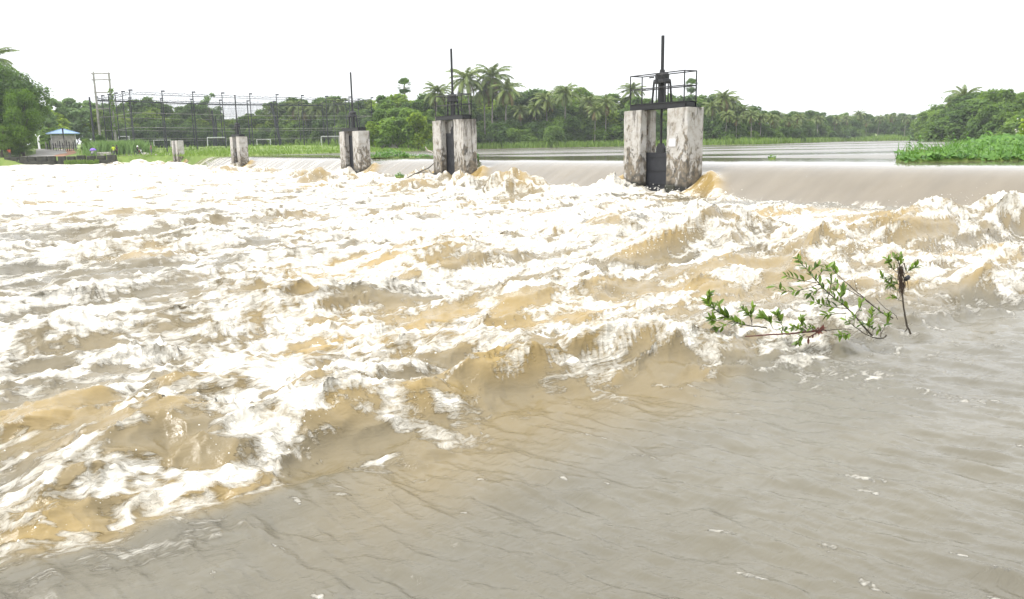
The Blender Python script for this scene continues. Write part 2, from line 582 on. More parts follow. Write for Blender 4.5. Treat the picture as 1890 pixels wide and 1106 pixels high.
# ------------------------------------------------------------------ water: noise tiles
def spec_tile(N, L, fn, seed, chop=False):
    r = np.random.default_rng(seed)
    k = np.fft.fftfreq(N, L / N) * 2 * np.pi
    kx, ky = np.meshgrid(k, k)
    kk = np.hypot(kx, ky)
    kk[0, 0] = 1.0
    A = fn(kx, ky, kk)
    A[0, 0] = 0
    H = np.fft.fft2(r.standard_normal((N, N))) * A
    h = np.fft.ifft2(H).real
    s = h.std()
    out = [(h / s).astype(np.float32)]
    if chop:
        out += [(np.fft.ifft2(1j * kx / kk * H).real / s).astype(np.float32), (np.fft.ifft2(1j * ky / kk * H).real / s).astype(np.float32)]
    return out


def samp(T, x, y, L):
    N = T.shape[0]
    u = (x / L * N) % N
    v = (y / L * N) % N
    i0 = np.floor(u).astype(np.int64)
    j0 = np.floor(v).astype(np.int64)
    fu, fv = u - i0, v - j0
    i0 %= N
    j0 %= N
    i1, j1 = (i0 + 1) % N, (j0 + 1) % N
    return (T[j0, i0] * (1 - fu) * (1 - fv) + T[j0, i1] * fu * (1 - fv) + T[j1, i0] * (1 - fu) * fv + T[j1, i1] * fu * fv)


def band(lo, hi, p=2.0, ax=1.0):            # wavelengths lo..hi; p = fall-off; ax = how much longer along the first axis
    def f(kx, ky, kk):
        q = np.hypot(kx * ax, ky)
        kl, kh = 2 * np.pi / hi, 2 * np.pi / lo
        return q ** (-p) * (1 - np.exp(-(q / kl) ** 4)) * np.exp(-(q / kh) ** 2)
    return f


TA = spec_tile(1024, 48.0, band(0.7, 5.0, 2.1, 1.9), 1, True)
TB = spec_tile(1024, 13.7, band(0.14, 1.5, 1.8, 2.4), 2, True)
TCc = spec_tile(512, 3.9, band(0.03, 0.34, 1.6, 1.8), 3, True)
TN1 = spec_tile(1024, 37.0, band(0.15, 5.0, 1.65, 3.2), 4)[0]       # foam patches drawn out along the flow
TN2 = spec_tile(1024, 11.3, band(0.04, 1.1, 1.6, 2.2), 5)[0]
TL = spec_tile(1024, 9.1, band(0.1, 1.3, 2.0, 2.6), 6)[0]           # lace
TBIG = spec_tile(256, 90.0, band(5, 30, 1.8, 1.6), 8)[0]
TS = spec_tile(1024, 12.9, band(0.06, 0.8, 1.6, 2.7), 9, True)        # ripples of the smooth sheet

# ------------------------------------------------------------------ water: rapids below the weir
LIP_PX = [(0, 1045), (140, 1012), (280, 970), (450, 925), (640, 862), (760, 822), (860, 776), (970, 742), (1090, 713), (1200, 702), (1310, 697), (1420, 668), (1560, 632), (1700, 588), (1890, 548)]
LIP = [tuple(atz(a, b_, 0.0).xy) for a, b_ in LIP_PX]
LIP = [(-14, -6.5), (-5.5, 1.8)] + LIP + [(11.5, 13.2), (24, 19)]


def lip_sd(x, y):
    best = np.full(x.shape, 1e18)
    sg = np.ones(x.shape)
    for i in range(len(LIP) - 1):
        ax, ay = LIP[i]
        bx, by = LIP[i + 1]
        dx, dy = bx - ax, by - ay
        u = np.clip(((x - ax) * dx + (y - ay) * dy) / (dx * dx + dy * dy), 0, 1)
        d = (x - ax - u * dx) ** 2 + (y - ay - u * dy) ** 2
        c = dx * (y - ay) - dy * (x - ax)
        m_ = d < best
        best = np.where(m_, d, best)
        sg = np.where(m_, np.sign(c), sg)
    return np.sqrt(best) * sg


# standing waves: crest line in the photograph, height of the crest above the pool, widths to the front and back, foam on the crest
RIDGES = [
    ([(455, 800), (560, 758), (640, 725), (720, 706), (800, 706), (838, 728)], 0.24, 0.22, 0.6, 0.8),
    ([(846, 700), (900, 668), (960, 652), (1020, 650), (1075, 690)], 0.22, 0.36, 0.5, 0.35),
    ([(1085, 700), (1130, 668), (1180, 655), (1240, 655), (1296, 686)], 0.22, 0.36, 0.5, 0.4),
    ([(60, 875), (200, 805), (330, 748), (410, 762), (460, 806)], 0.27, 0.34, 0.7, 0.92),
    ([(0, 990), (120, 935), (280, 880), (420, 838), (560, 790)], 0.15, 0.25, 0.5, 0.85),
    ([(280, 712), (450, 668), (590, 612), (650, 622)], 0.17, 0.36, 0.8, 0.85),
    ([(0, 850), (60, 790), (170, 722), (300, 690)], 0.15, 0.36, 0.6, 0.85),
    ([(540, 720), (640, 690), (720, 655), (800, 660)], 0.2, 0.2, 0.4, 0.85),
    ([(700, 640), (820, 620), (930, 615), (1000, 640)], 0.18, 0.3, 0.5, 0.8),
    ([(1010, 640), (1120, 612), (1250, 600), (1330, 630)], 0.19, 0.3, 0.5, 0.85),
    ([(1270, 440), (1360, 405), (1450, 398), (1530, 420), (1600, 470)], 0.48, 0.8, 1.2, 0.85),
    ([(1590, 455), (1670, 400), (1770, 383), (1900, 376), (2100, 372)], 0.55, 0.8, 1.2, 0.85),
    ([(1640, 500), (1720, 462), (1800, 452), (1900, 447), (2050, 440)], 0.25, 0.6, 0.9, 0.8),
    ([(1560, 540), (1650, 500), (1720, 488), (1790, 490), (1900, 510)], 0.24, 0.45, 0.7, 0.8),
    ([(1000, 425), (1100, 408), (1180, 402)], 0.25, 0.6, 1.0, 0.8),
    ([(700, 490), (850, 458), (980, 448)], 0.13, 0.8, 1.2, 0.75),
    ([(1240, 520), (1350, 478), (1480, 470), (1560, 500)], 0.24, 0.5, 0.9, 0.9),
    ([(1130, 470), (1230, 440), (1330, 432)], 0.25, 0.5, 0.9, 0.9),
    ([(160, 480), (280, 460), (350, 468)], 0.12, 0.7, 1.2, 0.6),
    ([(880, 560), (1000, 530), (1100, 525), (1180, 545)], 0.12, 0.5, 0.9, 0.8),
    ([(460, 560), (560, 535), (660, 530)], 0.11, 0.5, 0.9, 0.75),
]
WAKES = [(*atz(1395, 628, 0).xy, 0.45), (*atz(1480, 648, 0).xy, 0.5), (*atz(1640, 640, 0).xy, 0.35), (*atz(1560, 690, 0).xy, 0.4), (*atz(1330, 640, 0).xy, 0.35)]
# boils thrown up below the weir: place of the foot, top, width in the photograph, foam
HUMPS = [(965, 360, 320, 120, 0.50), (870, 360, 328, 80, 0.30), (778, 352, 328, 84, 0.30), (604, 337, 317, 60, 0.35), (570, 333, 318, 46, 0.40), (505, 325, 304, 44, 0.55), (470, 323, 305, 40, 0.5),
         (430, 321, 304, 40, 0.5), (398, 318, 303, 30, 0.6), (1270, 350, 326, 70, 0.9), (1330, 372, 358, 80, 0.95), (690, 340, 322, 50, 0.95),
         (365, 314, 300, 36, 0.8), (330, 311, 296, 40, 0.85), (295, 308, 292, 40, 0.9), (260, 306, 292, 40, 0.95), (230, 306, 296, 36, 0.95), (545, 330, 312, 40, 0.85), (650, 338, 322, 36, 0.9)]


def polyline_field(x, y, P):
    """distance, side (negative = nearer the camera) and place along a short polyline"""
    best = np.full(x.shape, 1e18)
    par = np.zeros(x.shape)
    sg = np.ones(x.shape)
    seg = [math.hypot(P[i + 1][0] - P[i][0], P[i + 1][1] - P[i][1]) for i in range(len(P) - 1)]
    tot = sum(seg)
    acc = 0
    for i in range(len(P) - 1):
        ax, ay = P[i]
        bx, by = P[i + 1]
        dx, dy = bx - ax, by - ay
        u = np.clip(((x - ax) * dx + (y - ay) * dy) / (dx * dx + dy * dy), 0, 1)
        d = (x - ax - u * dx) ** 2 + (y - ay - u * dy) ** 2
        c = dx * (y - ay) - dy * (x - ax)
        m_ = d < best
        best = np.where(m_, d, best)
        par = np.where(m_, (acc + u * seg[i]) / tot, par)
        sg = np.where(m_, np.sign(c), sg)
        acc += seg[i]
    return np.sqrt(best), sg, par


def pier_local(t):
    """distance along the weir from the nearest pier's axis"""
    d = np.full(np.shape(t), 1e9)
    for pt in PIER_T:
        d = np.where(np.abs(t - pt) < np.abs(d), -(t - pt), d)
    return d


def quant(Cc):
    p = 1 - np.clip(Cc, 0.002, 0.998)
    return 4.91 * (p ** 0.14 - (1 - p) ** 0.14)


def rapids_surface(x, y):
    """height, sideways shift and foam of the water below the weir"""
    t, s = ts(x, y)
    a, b_ = s, t
    D = np.hypot(x, y)
    sd = lip_sd(x, y)
    left = sstep(-0.5, -1.7, x)
    pool = sstep(-0.35, 0.6, sd + 0.12 * samp(TN2, x, y, 11.3)) * (1 - left) + sstep(-0.02, 0.10, sd) * left
    # --- moving water
    big = samp(TBIG, a, b_, 90.0)
    hA, ax_, ay_ = (samp(T, a, b_, 48.0) for T in TA)
    hB, bx_, by_ = (samp(T, a + 0.6 * hA, b_ + 3.0, 13.7) for T in TB)
    hC, cx_, cy_ = (samp(T, a + 0.1 * hB, b_ + 0.1 * hA, 3.9) for T in TCc)
    calm = sstep(-1.5, -4.0, t) * sstep(5.5, 3.5, s)
    sA = (0.035 + 0.05 * sstep(1.0, 9.0, sd)) * (1 - 0.75 * calm) * (1 + 0.25 * big)
    sB = (0.034 + 0.022 * sstep(0.5, 6, sd)) * (1 - 0.5 * calm)
    rough = np.ones_like(x)
    zp = 0.10 - 0.16 * sstep(5.0, 1.0, s)
    zp = zp + sA * hA
    # --- the smooth sheet in front
    q = np.maximum(-sd, 0)
    f2 = np.array([-0.70, 0.714])
    al, ac = x * f2[0] + y * f2[1], -x * f2[1] + y * f2[0]
    r1, r1x, r1y = (samp(T, al, ac, 12.9) for T in TS)
    r2 = samp(TS[0], al * 2.3 + 3, ac * 2.3 + 1, 12.9)
    r0 = samp(TN1, al * 1.4, ac * 1.4, 37.0)
    zs = -0.10 + 0.055 * np.minimum(q, 7) + 0.0115 * r1 + 0.0045 * r2 + 0.006 * r0
    zs = zs + 0.13 * left * sstep(1.6, 0.0, q)
    zp = zp - 0.13 * left * sstep(0.9, 0.1, sd)
    z = zs * (1 - pool) + zp * pool
    # --- foam cover
    Cc = 0.78 + 0.08 * big + 0.13 * sstep(11, 22, D)
    grey = sstep(-0.22, -0.42, x / np.maximum(y, 1)) * sstep(40, 24, D)
    Cc = Cc - 0.13 * grey
    Cc = Cc + 0.07 * sstep(28, 48, D)
    Cc = Cc * (1 - calm) + 0.36 * calm
    Cc = 0.72 + (Cc - 0.72) * sstep(0.4, 5.0, sd)
    # --- standing waves
    Hr, Tr = np.zeros_like(x), np.zeros_like(x)
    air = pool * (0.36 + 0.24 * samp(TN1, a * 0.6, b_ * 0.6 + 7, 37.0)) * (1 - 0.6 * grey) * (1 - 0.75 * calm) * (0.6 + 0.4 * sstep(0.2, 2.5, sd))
    for P, h, wf, wb, cf in RIDGES:
        Q = [tuple(atz(px, py, 0.1 + h).xy) for px, py in P]
        xs = [p[0] for p in Q]
        ys = [p[1] for p in Q]
        mrg = 4 * max(wf, wb)
        k = np.nonzero((x > min(xs) - mrg) & (x < max(xs) + mrg) & (y > min(ys) - mrg) & (y < max(ys) + mrg))[0]
        if not len(k):
            continue
        wob = 0.04 * hB[k] + 0.22 * hA[k]
        d, sg, par = polyline_field(x[k] + wob * 0.5, y[k] + wob, Q)
        back = sg > 0
        env = sstep(0.0, 0.3, par) * sstep(1.0, 0.82, par)
        prof = np.where(back, np.exp(-(d / wb) ** 1.7), np.exp(-(d / wf) ** 1.7))
        hh = h * env * np.clip(1 + 0.10 * hB[k] + 0.16 * hA[k], 0.5, 1.3) * prof
        Hr[k] = np.maximum(Hr[k], hh) + 0.12 * np.minimum(Hr[k], hh)
        Tr[k] = np.maximum(Tr[k], 0.25 * h * env * np.exp(-((d - 2.3 * wf) / (0.9 * wf)) ** 2) * (~back))
        top = env * np.where(back, np.exp(-(d / (0.9 * wb)) ** 2), np.exp(-(d / (0.28 * wf)) ** 2))
        Cc[k] = Cc[k] * (1 - top) + cf * top
        face = env * (~back) * np.exp(-((d - 0.8 * wf) / (0.8 * wf)) ** 2)
        Cc[k] = Cc[k] - 0.16 * face
        air[k] = np.maximum(air[k], (0.62 + 0.2 * hB[k]) * env * np.where(back, np.exp(-(d / (1.5 * wb)) ** 2), np.exp(-(d / (1.5 * wf)) ** 2)))  # glow through the crest painted over its face and back
    inpool = sstep(-0.05, 0.4, sd)
    z += (Hr - Tr * sstep(0.0, 0.2, 0.3 - Hr)) * inpool
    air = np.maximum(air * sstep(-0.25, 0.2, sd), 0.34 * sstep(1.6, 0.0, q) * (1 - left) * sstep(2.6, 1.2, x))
    for px, yb, yt, w, cf in HUMPS:
        p = atz(px, yb - 2, 0.05)
        Dp = p.y
        h = (yb - yt) / FPX * Dp
        sg_ = max(0.25, w / FPX * Dp / 2.0)
        k = np.nonzero(np.hypot(x - p.x, y - p.y) < 3.2 * sg_)[0]
        if not len(k):
            continue
        r = np.hypot(x[k] - p.x + 0.15 * hA[k], (y[k] - p.y) * 0.8 + 0.15 * hB[k])
        e = np.exp(-(r / sg_) ** 2.4)
        z[k] += (0.8 if px > 560 else 0.45) * h * e * np.clip(1 + 0.10 * hB[k] + 0.12 * hA[k], 0.4, 1.3)
        Cc[k] = Cc[k] * (1 - e) + cf * e
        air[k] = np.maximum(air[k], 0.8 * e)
        rim = np.exp(-((r - 1.25 * sg_) / (0.3 * sg_)) ** 2)
        Cc[k] = np.maximum(Cc[k], 0.93 * rim)
    # --- the wash in front of the piers
    pl = pier_local(t)
    wash = sstep(3.4, 2.2, np.abs(pl)) * sstep(0.2, 0.9, s) * sstep(3.0, 1.8, s)
    z += 0.24 * wash * (1 + 0.5 * hA + 0.3 * hB)
    Cc = Cc * (1 - wash) + 0.95 * wash
    foot = sstep(0.4, 0.9, s) * sstep(3.2, 1.4, s) * sstep(-1.0, 4.0, t)
    z += 0.12 * foot * (0.9 + 0.5 * hA + 0.4 * hB)
    Cc = Cc * (1 - foot) + 0.93 * foot
    # --- foam pattern
    nr = sstep(18, 6, D)                       # close by, smaller patches can be told apart
    w1 = 0.35 * samp(TN1, a * 0.7 + 11, b_ * 0.7, 37.0)
    n1 = (samp(TN1, a + 0.6 * hA, b_ + w1, 37.0) * (1 - 0.6 * nr) + 0.85 * nr * samp(TN1, 2.6 * a + 0.8 * hA + 9, 2.6 * b_ + w1, 37.0))
    n2 = samp(TN2, 1.3 * a + 0.25 * hA + w1, 1.3 * b_ + 0.2 * hB, 11.3)
    ln = samp(TL, a + w1, b_ + 0.3 * n1 + 0.12 * hB, 9.1)
    lace = 1.5 - 3.6 * np.abs(ln)
    fl = samp(TL, a * 0.37 + 0.5 * w1, b_ * 0.37 + 0.2 * n1, 9.1)
    lace2 = 1.5 - 3.6 * np.abs(fl)
    Fv_ = (0.32 * n1 + 0.60 * n2 + 0.50 * lace + 0.34 * lace2 + 0.16 * hA + 0.42 * hB) / 1.15
    foam_p = sstep(-1.2, 1.0, Fv_ - quant(Cc))
    # the sheet carries only glints painted as foam and a few drawn-out lines
    sn = samp(TN1, al * 0.9 + 5, ac * 0.9, 37.0)
    sl = samp(TL, al * 0.55 + 0.3 * sn, ac * 0.9 + 0.25 * sn, 9.1)
    lines = sstep(0.16, 0.02, np.abs(sl)) * sstep(0.2, 1.4, sn + 0.6 * r1)
    right = sstep(1.2, 3.0, x) * sstep(3.6, 0.3, q)
    glints = sstep(2.75, 3.5, 0.9 * samp(TN2, al * 2.6, ac * 4.2, 11.3) + 0.7 * r1 + 0.5 * r2)
    edge = sstep(0.9, 0.0, q) * sstep(0.1, 1.4, n2 + 0.5 * n1) * 0.3
    foam_s = np.maximum(np.maximum(lines * 0.85 * right, glints * 0.45), edge * sstep(3.5, 0.5, x))
    for wx_, wy_, wr_ in WAKES:
        foam_s = np.maximum(foam_s, np.exp(-(((x - wx_) * 0.8) ** 2 + ((y - wy_) * 1.3) ** 2) / wr_ ** 2) * sstep(-0.2, 0.8, lace * 0.6 + n2 * 0.5) * 0.8)
    foam = foam_s * (1 - pool) + foam_p * pool
    # small breakage, stronger in foam
    fine = sstep(60, 15, D) * pool
    z += pool * sB * hB * (1 - 0.4 * sstep(50, 90, D))
    z += fine * (0.010 + 0.016 * foam) * hC
    chop = 0.82 * pool
    sa = chop * (sA * ax_ + 1.2 * sB * bx_ + 0.012 * cx_) + (1 - pool) * 0.0
    sb = chop * (sA * ay_ + 1.2 * sB * by_ + 0.012 * cy_)
    dx = sa * WN[0] + sb * WU[0] + (1 - pool) * 0.006 * (r1x * f2[0] - r1y * f2[1])
    dy = sa * WN[1] + sb * WU[1] + (1 - pool) * 0.006 * (r1x * f2[1] + r1y * f2[0])
    return z, dx, dy, foam, np.clip(air, 0, 1)


rs = [2.2]
while rs[-1] < 260:
    r = rs[-1]
    rs.append(r + min(r * r * 0.00052, 0.0062 * r))
rs = np.array(rs)
az = np.concatenate([np.linspace(-62, -34.6, 60), np.linspace(-34.5, 34.5, 780), np.linspace(34.6, 62, 60)]) * math.pi / 180
RR, AZ = np.meshgrid(rs, az, indexing='ij')
RX, RY = (RR * np.sin(AZ)).ravel(), (RR * np.cos(AZ)).ravel() - 1.5
NR, NA = len(rs), len(az)
t_, s_ = ts(RX, RY)
keep = (s_ > -0.7) & (poly_dist(RX, RY, RIVER) < 6)
rz = np.zeros(len(RX))
rdx, rdy, rfo, rai = rz.copy(), rz.copy(), rz.copy(), rz.copy()
ki = np.nonzero(keep)[0]
rz[ki], rdx[ki], rdy[ki], rfo[ki], rai[ki] = rapids_surface(RX[ki], RY[ki])
F = grid_faces(NR, NA)
F = F[keep[F].all(1)]
used = np.zeros(len(RX), bool)
used[F.ravel()] = True
idx = np.cumsum(used) - 1
V = np.stack([RX + rdx, RY + rdy, rz], -1)[used]
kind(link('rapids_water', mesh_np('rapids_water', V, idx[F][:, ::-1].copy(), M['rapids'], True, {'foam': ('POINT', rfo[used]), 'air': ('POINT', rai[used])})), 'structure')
print('rapids faces', len(F))

# ------------------------------------------------------------------ water: the sheet over the weir
NS = np.array([-10, -7, -5, -3.8, -3, -2.5, -2.1, -1.7, -1.3, -0.9, -0.5, -0.1, 0.3, 0.7, 1.1, 1.6])
NZ = np.array([1.3, 1.299, 1.295, 1.285, 1.25, 1.205, 1.14, 1.02, 0.83, 0.60, 0.36, 0.13, -0.08, -0.24, -0.36, -0.5])
sv = np.concatenate([np.linspace(-10, -3.4, 12), np.linspace(-3.2, 1.6, 64)])
tv = np.concatenate([np.arange(-34, 30, 0.12), np.arange(30, 115, 0.25)])
# smooth profile
pz = np.interp(np.linspace(-10, 1.6, 400), NS, NZ)
ker = np.hanning(25)
ker /= ker.sum()
pz = np.convolve(np.pad(pz, 12, mode='edge'), ker, mode='valid')
SS, TT = np.meshgrid(sv, tv, indexing='ij')
SS, TT = SS.ravel(), TT.ravel()
z = np.interp(SS, np.linspace(-10, 1.6, 400), pz)
pl = pier_local(TT)
ap = np.abs(pl)
# water heaps up against the sides of the piers and runs off in a slanting ridge
hug = np.exp(-(np.maximum(ap - 2.1, 0) / 0.7) ** 2) * sstep(-1.6, -0.3, SS) * sstep(2.6, 1.0, SS)
out_c = 2.3 + 1.0 * (SS + 1.0)
rdg = np.exp(-((ap - out_c) / 0.55) ** 2) * sstep(-1.3, -0.4, SS) * sstep(2.4, 0.8, SS) * (ap > 1.9)
z = z + 0.38 * hug + 0.40 * rdg
inner = sstep(2.12, 1.75, ap) * sstep(-0.5, -0.05, SS)
z = z * (1 - inner) - 0.6 * inner
rip = samp(TN1, SS * 0.9, TT * 1.6, 37.0)
rip2 = samp(TN2, SS * 0.5, TT * 1.2, 11.3)
fall = sstep(-3.0, -0.5, SS)
turb = np.clip(hug + rdg, 0, 1)
z = z + fall * (0.004 * rip + 0.003 * rip2) + turb * 0.02 * rip2
lowf = sstep(0.15, 0.9, SS + 0.25 * rip)
foam = lowf * 0.55 * sstep(-0.6, 0.6, rip2 + 0.5 * rip) + turb * 0.22 * sstep(0.2, 1.4, rip2) * fall + 0.5 * sstep(-0.8, 1.6, rip) * sstep(-3.5, -1.5, SS) * sstep(24, 44, TT)  # last term paints the far stretch's grazing sky reflection as white foam
nx_, ny_ = st_xy(TT, SS)
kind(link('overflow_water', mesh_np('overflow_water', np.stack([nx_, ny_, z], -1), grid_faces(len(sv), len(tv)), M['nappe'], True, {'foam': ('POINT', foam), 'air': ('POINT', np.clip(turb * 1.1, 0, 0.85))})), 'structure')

# ------------------------------------------------------------------ water: the river above the weir
sv = -10.0 - 330.0 * np.linspace(0, 1, 70) ** 1.5
tv = np.linspace(-60, 300, 120)
SS, TT = np.meshgrid(sv, tv, indexing='ij')
nx_, ny_ = st_xy(TT.ravel(), SS.ravel())
kind(link('upstream_water', mesh_np('upstream_water', np.stack([nx_, ny_, np.full(len(nx_), 1.3)], -1), grid_faces(len(sv), len(tv))[:, ::-1].copy(), M['upstream'], True)), 'structure')
# ------------------------------------------------------------------ the gate piers of the weir
PANG = math.atan2(-0.8417, 0.54)         # local X along the weir to the right, local Y upstream


def column_mesh(x0, x1, slot_side, top, seed):
    """half of a pier: chipped box with the gate groove cut into its slot side"""
    r = random.Random(seed)
    g0, g1, gd = -0.10, 0.12, 0.17
    y0, y1, c = -0.5, 0.5, 0.035
    if slot_side > 0:
        poly = [(x0 + c, y0), (x1 - c, y0), (x1, y0 + c), (x1, g0), (x1 - gd, g0), (x1 - gd, g1), (x1, g1), (x1, y1 - c), (x1 - c, y1), (x0 + c, y1), (x0, y1 - c), (x0, y0 + c)]
    else:
        poly = [(x0 + c, y0), (x1 - c, y0), (x1, y0 + c), (x1, y1 - c), (x1 - c, y1), (x0 + c, y1), (x0, y1 - c), (x0, g1), (x0 + gd, g1), (x0 + gd, g0), (x0, g0), (x0, y0 + c)]
    mb = MB()
    rings = []
    zs = [-0.7] + [0.25 * k for k in range(0, int(top / 0.25) + 1)]
    if top - zs[-1] > 0.06:
        zs.append(top - 0.03)
    zs.append(top)
    for k, z in enumerate(zs):
        ring = []
        for x, y in poly:
            q = 0.012 if k < len(zs) - 1 else 0.02
            ring.append((x + r.uniform(-q, q), y + r.uniform(-q, q), z + (r.uniform(-0.02, 0.01) if k == len(zs) - 1 else 0)))
        rings.append(ring)
    mb.rings(rings)
    return mb


def pier(t, label, top, gate_z, stem_z, rails=True, gear=True, notices=(), cm='concrete'):
    x, y = st_xy(t, 0.0)
    th = thing('gate_pier', label, 'pier', (x, y, 0), PANG, 'concrete gate piers along the weir')
    for (a, b_, sd_) in ((-2.1, -0.92, 1), (0.82, 2.1, -1)):
        column_mesh(a, b_, sd_, top, int(t * 7 + a * 10)).build('column', M[cm], th)
    pl_ = MB()
    pl_.box(-2.16, -0.98, -0.62, -0.515, -0.8, 0.42, 0.03)
    pl_.build('plinth', M['oldwall'], th)
    pl_ = MB()
    pl_.box(0.88, 1.5, -0.66, -0.515, -0.8, 0.36, 0.05)
    pl_.build('plinth', M['oldwall'], th)
    g = MB()
    g.box(-1.05, 0.95, -0.05, 0.03, -0.6, gate_z)
    go = g.build('gate', M['gate'], th)
    rb = MB()
    for zz in np.arange(0.3, gate_z - 0.1, 0.62):
        rb.box(-0.90, 0.80, -0.075, -0.051, zz, zz + 0.05)
    rb.build('stiffener', M['steel'], go)
    hub = MB()
    hub.rings([[(-0.05 + rr * sx, 0.0 + 0.07 * sy, zz) for sx, sy in ((-1, -1), (1, -1), (1, 1), (-1, 1))] for rr, zz in ((0.25, gate_z + 0.002), (0.25, gate_z + 0.2), (0.13, gate_z + 0.38), (0.11, gate_z + 0.42))])
    hub.build('stem_bracket', M['steel'], go)
    if not gear:
        return th
    st = MB()
    st.tube([(-0.05, 0, gate_z + 0.4), (-0.05, 0, top + 0.35)], 0.055, 8)
    st.tube([(-0.05, 0, top + 0.34), (-0.05, 0, stem_z)], 0.075, 8)
    st.build('stem', M['steel'], th)
    # I-beams and deck
    zb = top + 0.012
    L0, L1 = (-1.85, 1.78) if rails else (-1.8, 1.75)
    for yy in (-0.33, 0.33):
        bm_ = MB()
        bm_.box(L0, L1, yy - 0.008, yy + 0.008, zb + 0.022, zb + 0.228)
        bm_.box(L0, L1, yy - 0.06, yy + 0.06, zb, zb + 0.02)
        bm_.box(L0, L1, yy - 0.06, yy + 0.06, zb + 0.23, zb + 0.25)
        bm_.build('platform_beam', M['steel'], th)
    for xx in (L0 + 0.02, L1 - 0.02):
        bm_ = MB()
        bm_.box(xx - 0.012, xx + 0.012, -0.265, 0.265, zb + 0.022, zb + 0.228)
        bm_.build('end_beam', M['steel'], th)
    dk = MB()
    dk.box(L0, L1, -0.40, 0.40, zb + 0.253, zb + 0.268)
    dk.build('deck', M['steel'], th)
    zd = zb + 0.27
    if rails:
        hr = 1.28
        xs = [L0 + 0.05, -0.05 + 0.02, L1 - 0.05]
        for xx in xs:
            for yy in (-0.36, 0.36):
                p = MB()
                p.tube([(xx, yy, zd), (xx, yy, zd + hr)], 0.03, 6)
                p.build('rail_post', M['steel'], th)
        for hz_ in (0.66, hr):
            for yy in (-0.36, 0.36):
                p = MB()
                p.tube([(xs[0], yy, zd + hz_), (xs[2], yy, zd + hz_)], 0.028, 6)
                p.build('rail', M['steel'], th)
            for xx in (xs[0], xs[2]) if hz_ > 1 else (xs[2],):
                p = MB()
                p.tube([(xx, -0.36, zd + hz_ + 0.002), (xx, 0.36, zd + hz_ + 0.002)], 0.027, 6)
                p.build('rail', M['steel'], th)
    # lifting gear: four legs, head, nut, crank shaft
    hg = 0.86
    for sx in (-1, 1):
        for sy in (-1, 1):
            p = MB()
            p.tube([(-0.05 + sx * 0.42, sy * 0.2, zd), (-0.05 + sx * 0.36, sy * 0.16, zd + hg + 0.05)], 0.05, 5)
            p.build('leg', M['steel'], th)
    p = MB()
    p.tube([(-0.05, 0, zd), (-0.05, 0, zd + hg)], [0.17, 0.15], 10)
    p.build('pedestal', M['steel'], th)
    p = MB()
    p.rings([[(-0.05 + rx * math.cos(q), 0.8 * rx * math.sin(q), zz) for q in [2 * math.pi * k / 12 + 0.26 for k in range(12)]] for rx, zz in
             ((0.44, zd + hg), (0.46, zd + hg + 0.05), (0.44, zd + hg + 0.16), (0.35, zd + hg + 0.2), (0.36, zd + hg + 0.38), (0.3, zd + hg + 0.45), (0.14, zd + hg + 0.47), (0.13, zd + hg + 0.6))])
    hd = p.build('gearbox', M['steel'], th)
    p = MB()
    p.tube([(-0.5, -0.1, zd + hg + 0.3), (-0.78, -0.1, zd + hg + 0.3)], 0.035, 6)
    p.build('crank_shaft', M['steel'], hd)
    for nx, nz, w, h in notices:
        p = MB()
        p.box(nx, nx + w, -0.5225, -0.517, nz, nz + h)
        p.build('notice', M['notice'], th)
    return th


pier(PIER_T[0], 'nearest and largest pale concrete gate pier, railed platform on top and dark gate half lowered', 3.72, 1.78, 6.95, notices=((1.0, 2.05, 0.42, 0.34),), cm='concrete_pale')
pier(PIER_T[1], 'second nearest gate pier, black streaked concrete with a railed platform before coconut palms', 3.9, 3.05, 8.4, notices=())
pier(PIER_T[2], 'gate pier with a bare platform in front of the right end of the net enclosure', 3.55, 3.2, 8.3, rails=False)
pier(PIER_T[3], 'small far gate pier standing between the white goals, slim stem and lifting gear on top', 3.7, 3.2, 8.6, rails=False, cm='concrete_pale')
pier(PIER_T[4], 'farthest plain concrete pier at the left end of the weir, no platform or stem', 3.7, 3.4, 0, gear=False, cm='concrete_pale')
# ------------------------------------------------------------------ vegetation: builders
def leaf_quads(P, Nrm, size, aspect=1.6, rs=None):
    """one bent leaf or leaf spray per point: two quads folded on the midrib"""
    n = len(P)
    r = rs or rng
    a = r.standard_normal((n, 3))
    Nrm = Nrm / np.linalg.norm(Nrm, axis=1, keepdims=True)
    a -= (a * Nrm).sum(1, keepdims=True) * Nrm
    a /= np.linalg.norm(a, axis=1, keepdims=True)
    b = np.cross(Nrm, a)
    s = (size * r.uniform(0.65, 1.35, n))[:, None]
    l, w = a * s * aspect * 0.5, b * s * 0.5
    V = np.stack([P - l, P + w - 0.12 * l, P + l, P - w + 0.1 * l + Nrm * s * 0.15], 1).reshape(-1, 3)
    F = np.arange(4 * n).reshape(-1, 4)
    return V, F


def crown_mesh(name, lobes, n, size, seed, mat, up=0.5, hollow=0.55, tint_amp=0.9):
    r = np.random.default_rng(seed)
    lob = np.array(lobes, float)
    wgt = lob[:, 3] ** 2
    k = r.choice(len(lob), n, p=wgt / wgt.sum())
    d = r.standard_normal((n, 3))
    d /= np.linalg.norm(d, axis=1, keepdims=True)
    d[:, 2] = np.where((d[:, 2] < -0.35) & (r.random(n) < 0.6), -d[:, 2], d[:, 2])
    rad = lob[k, 3] * (hollow + (1 - hollow) * r.random(n) ** 0.5) * (1 + 0.16 * r.standard_normal(n))
    P = lob[k, :3] + d * rad[:, None] * np.stack([np.ones(n), np.ones(n), np.full(n, 0.82)], 1)
    N = d * 0.9 + np.array([0, 0, up]) + 0.55 * r.standard_normal((n, 3))
    V, F = leaf_quads(P, N, size, 1.7, r)
    lt = r.random(len(lob))
    tint = np.clip(0.45 + (lt[k] - 0.5) * tint_amp + 0.28 * r.standard_normal(n), 0, 1)
    return mesh_np(name, V, F, mat, False, {'tint': ('FACE', tint)})


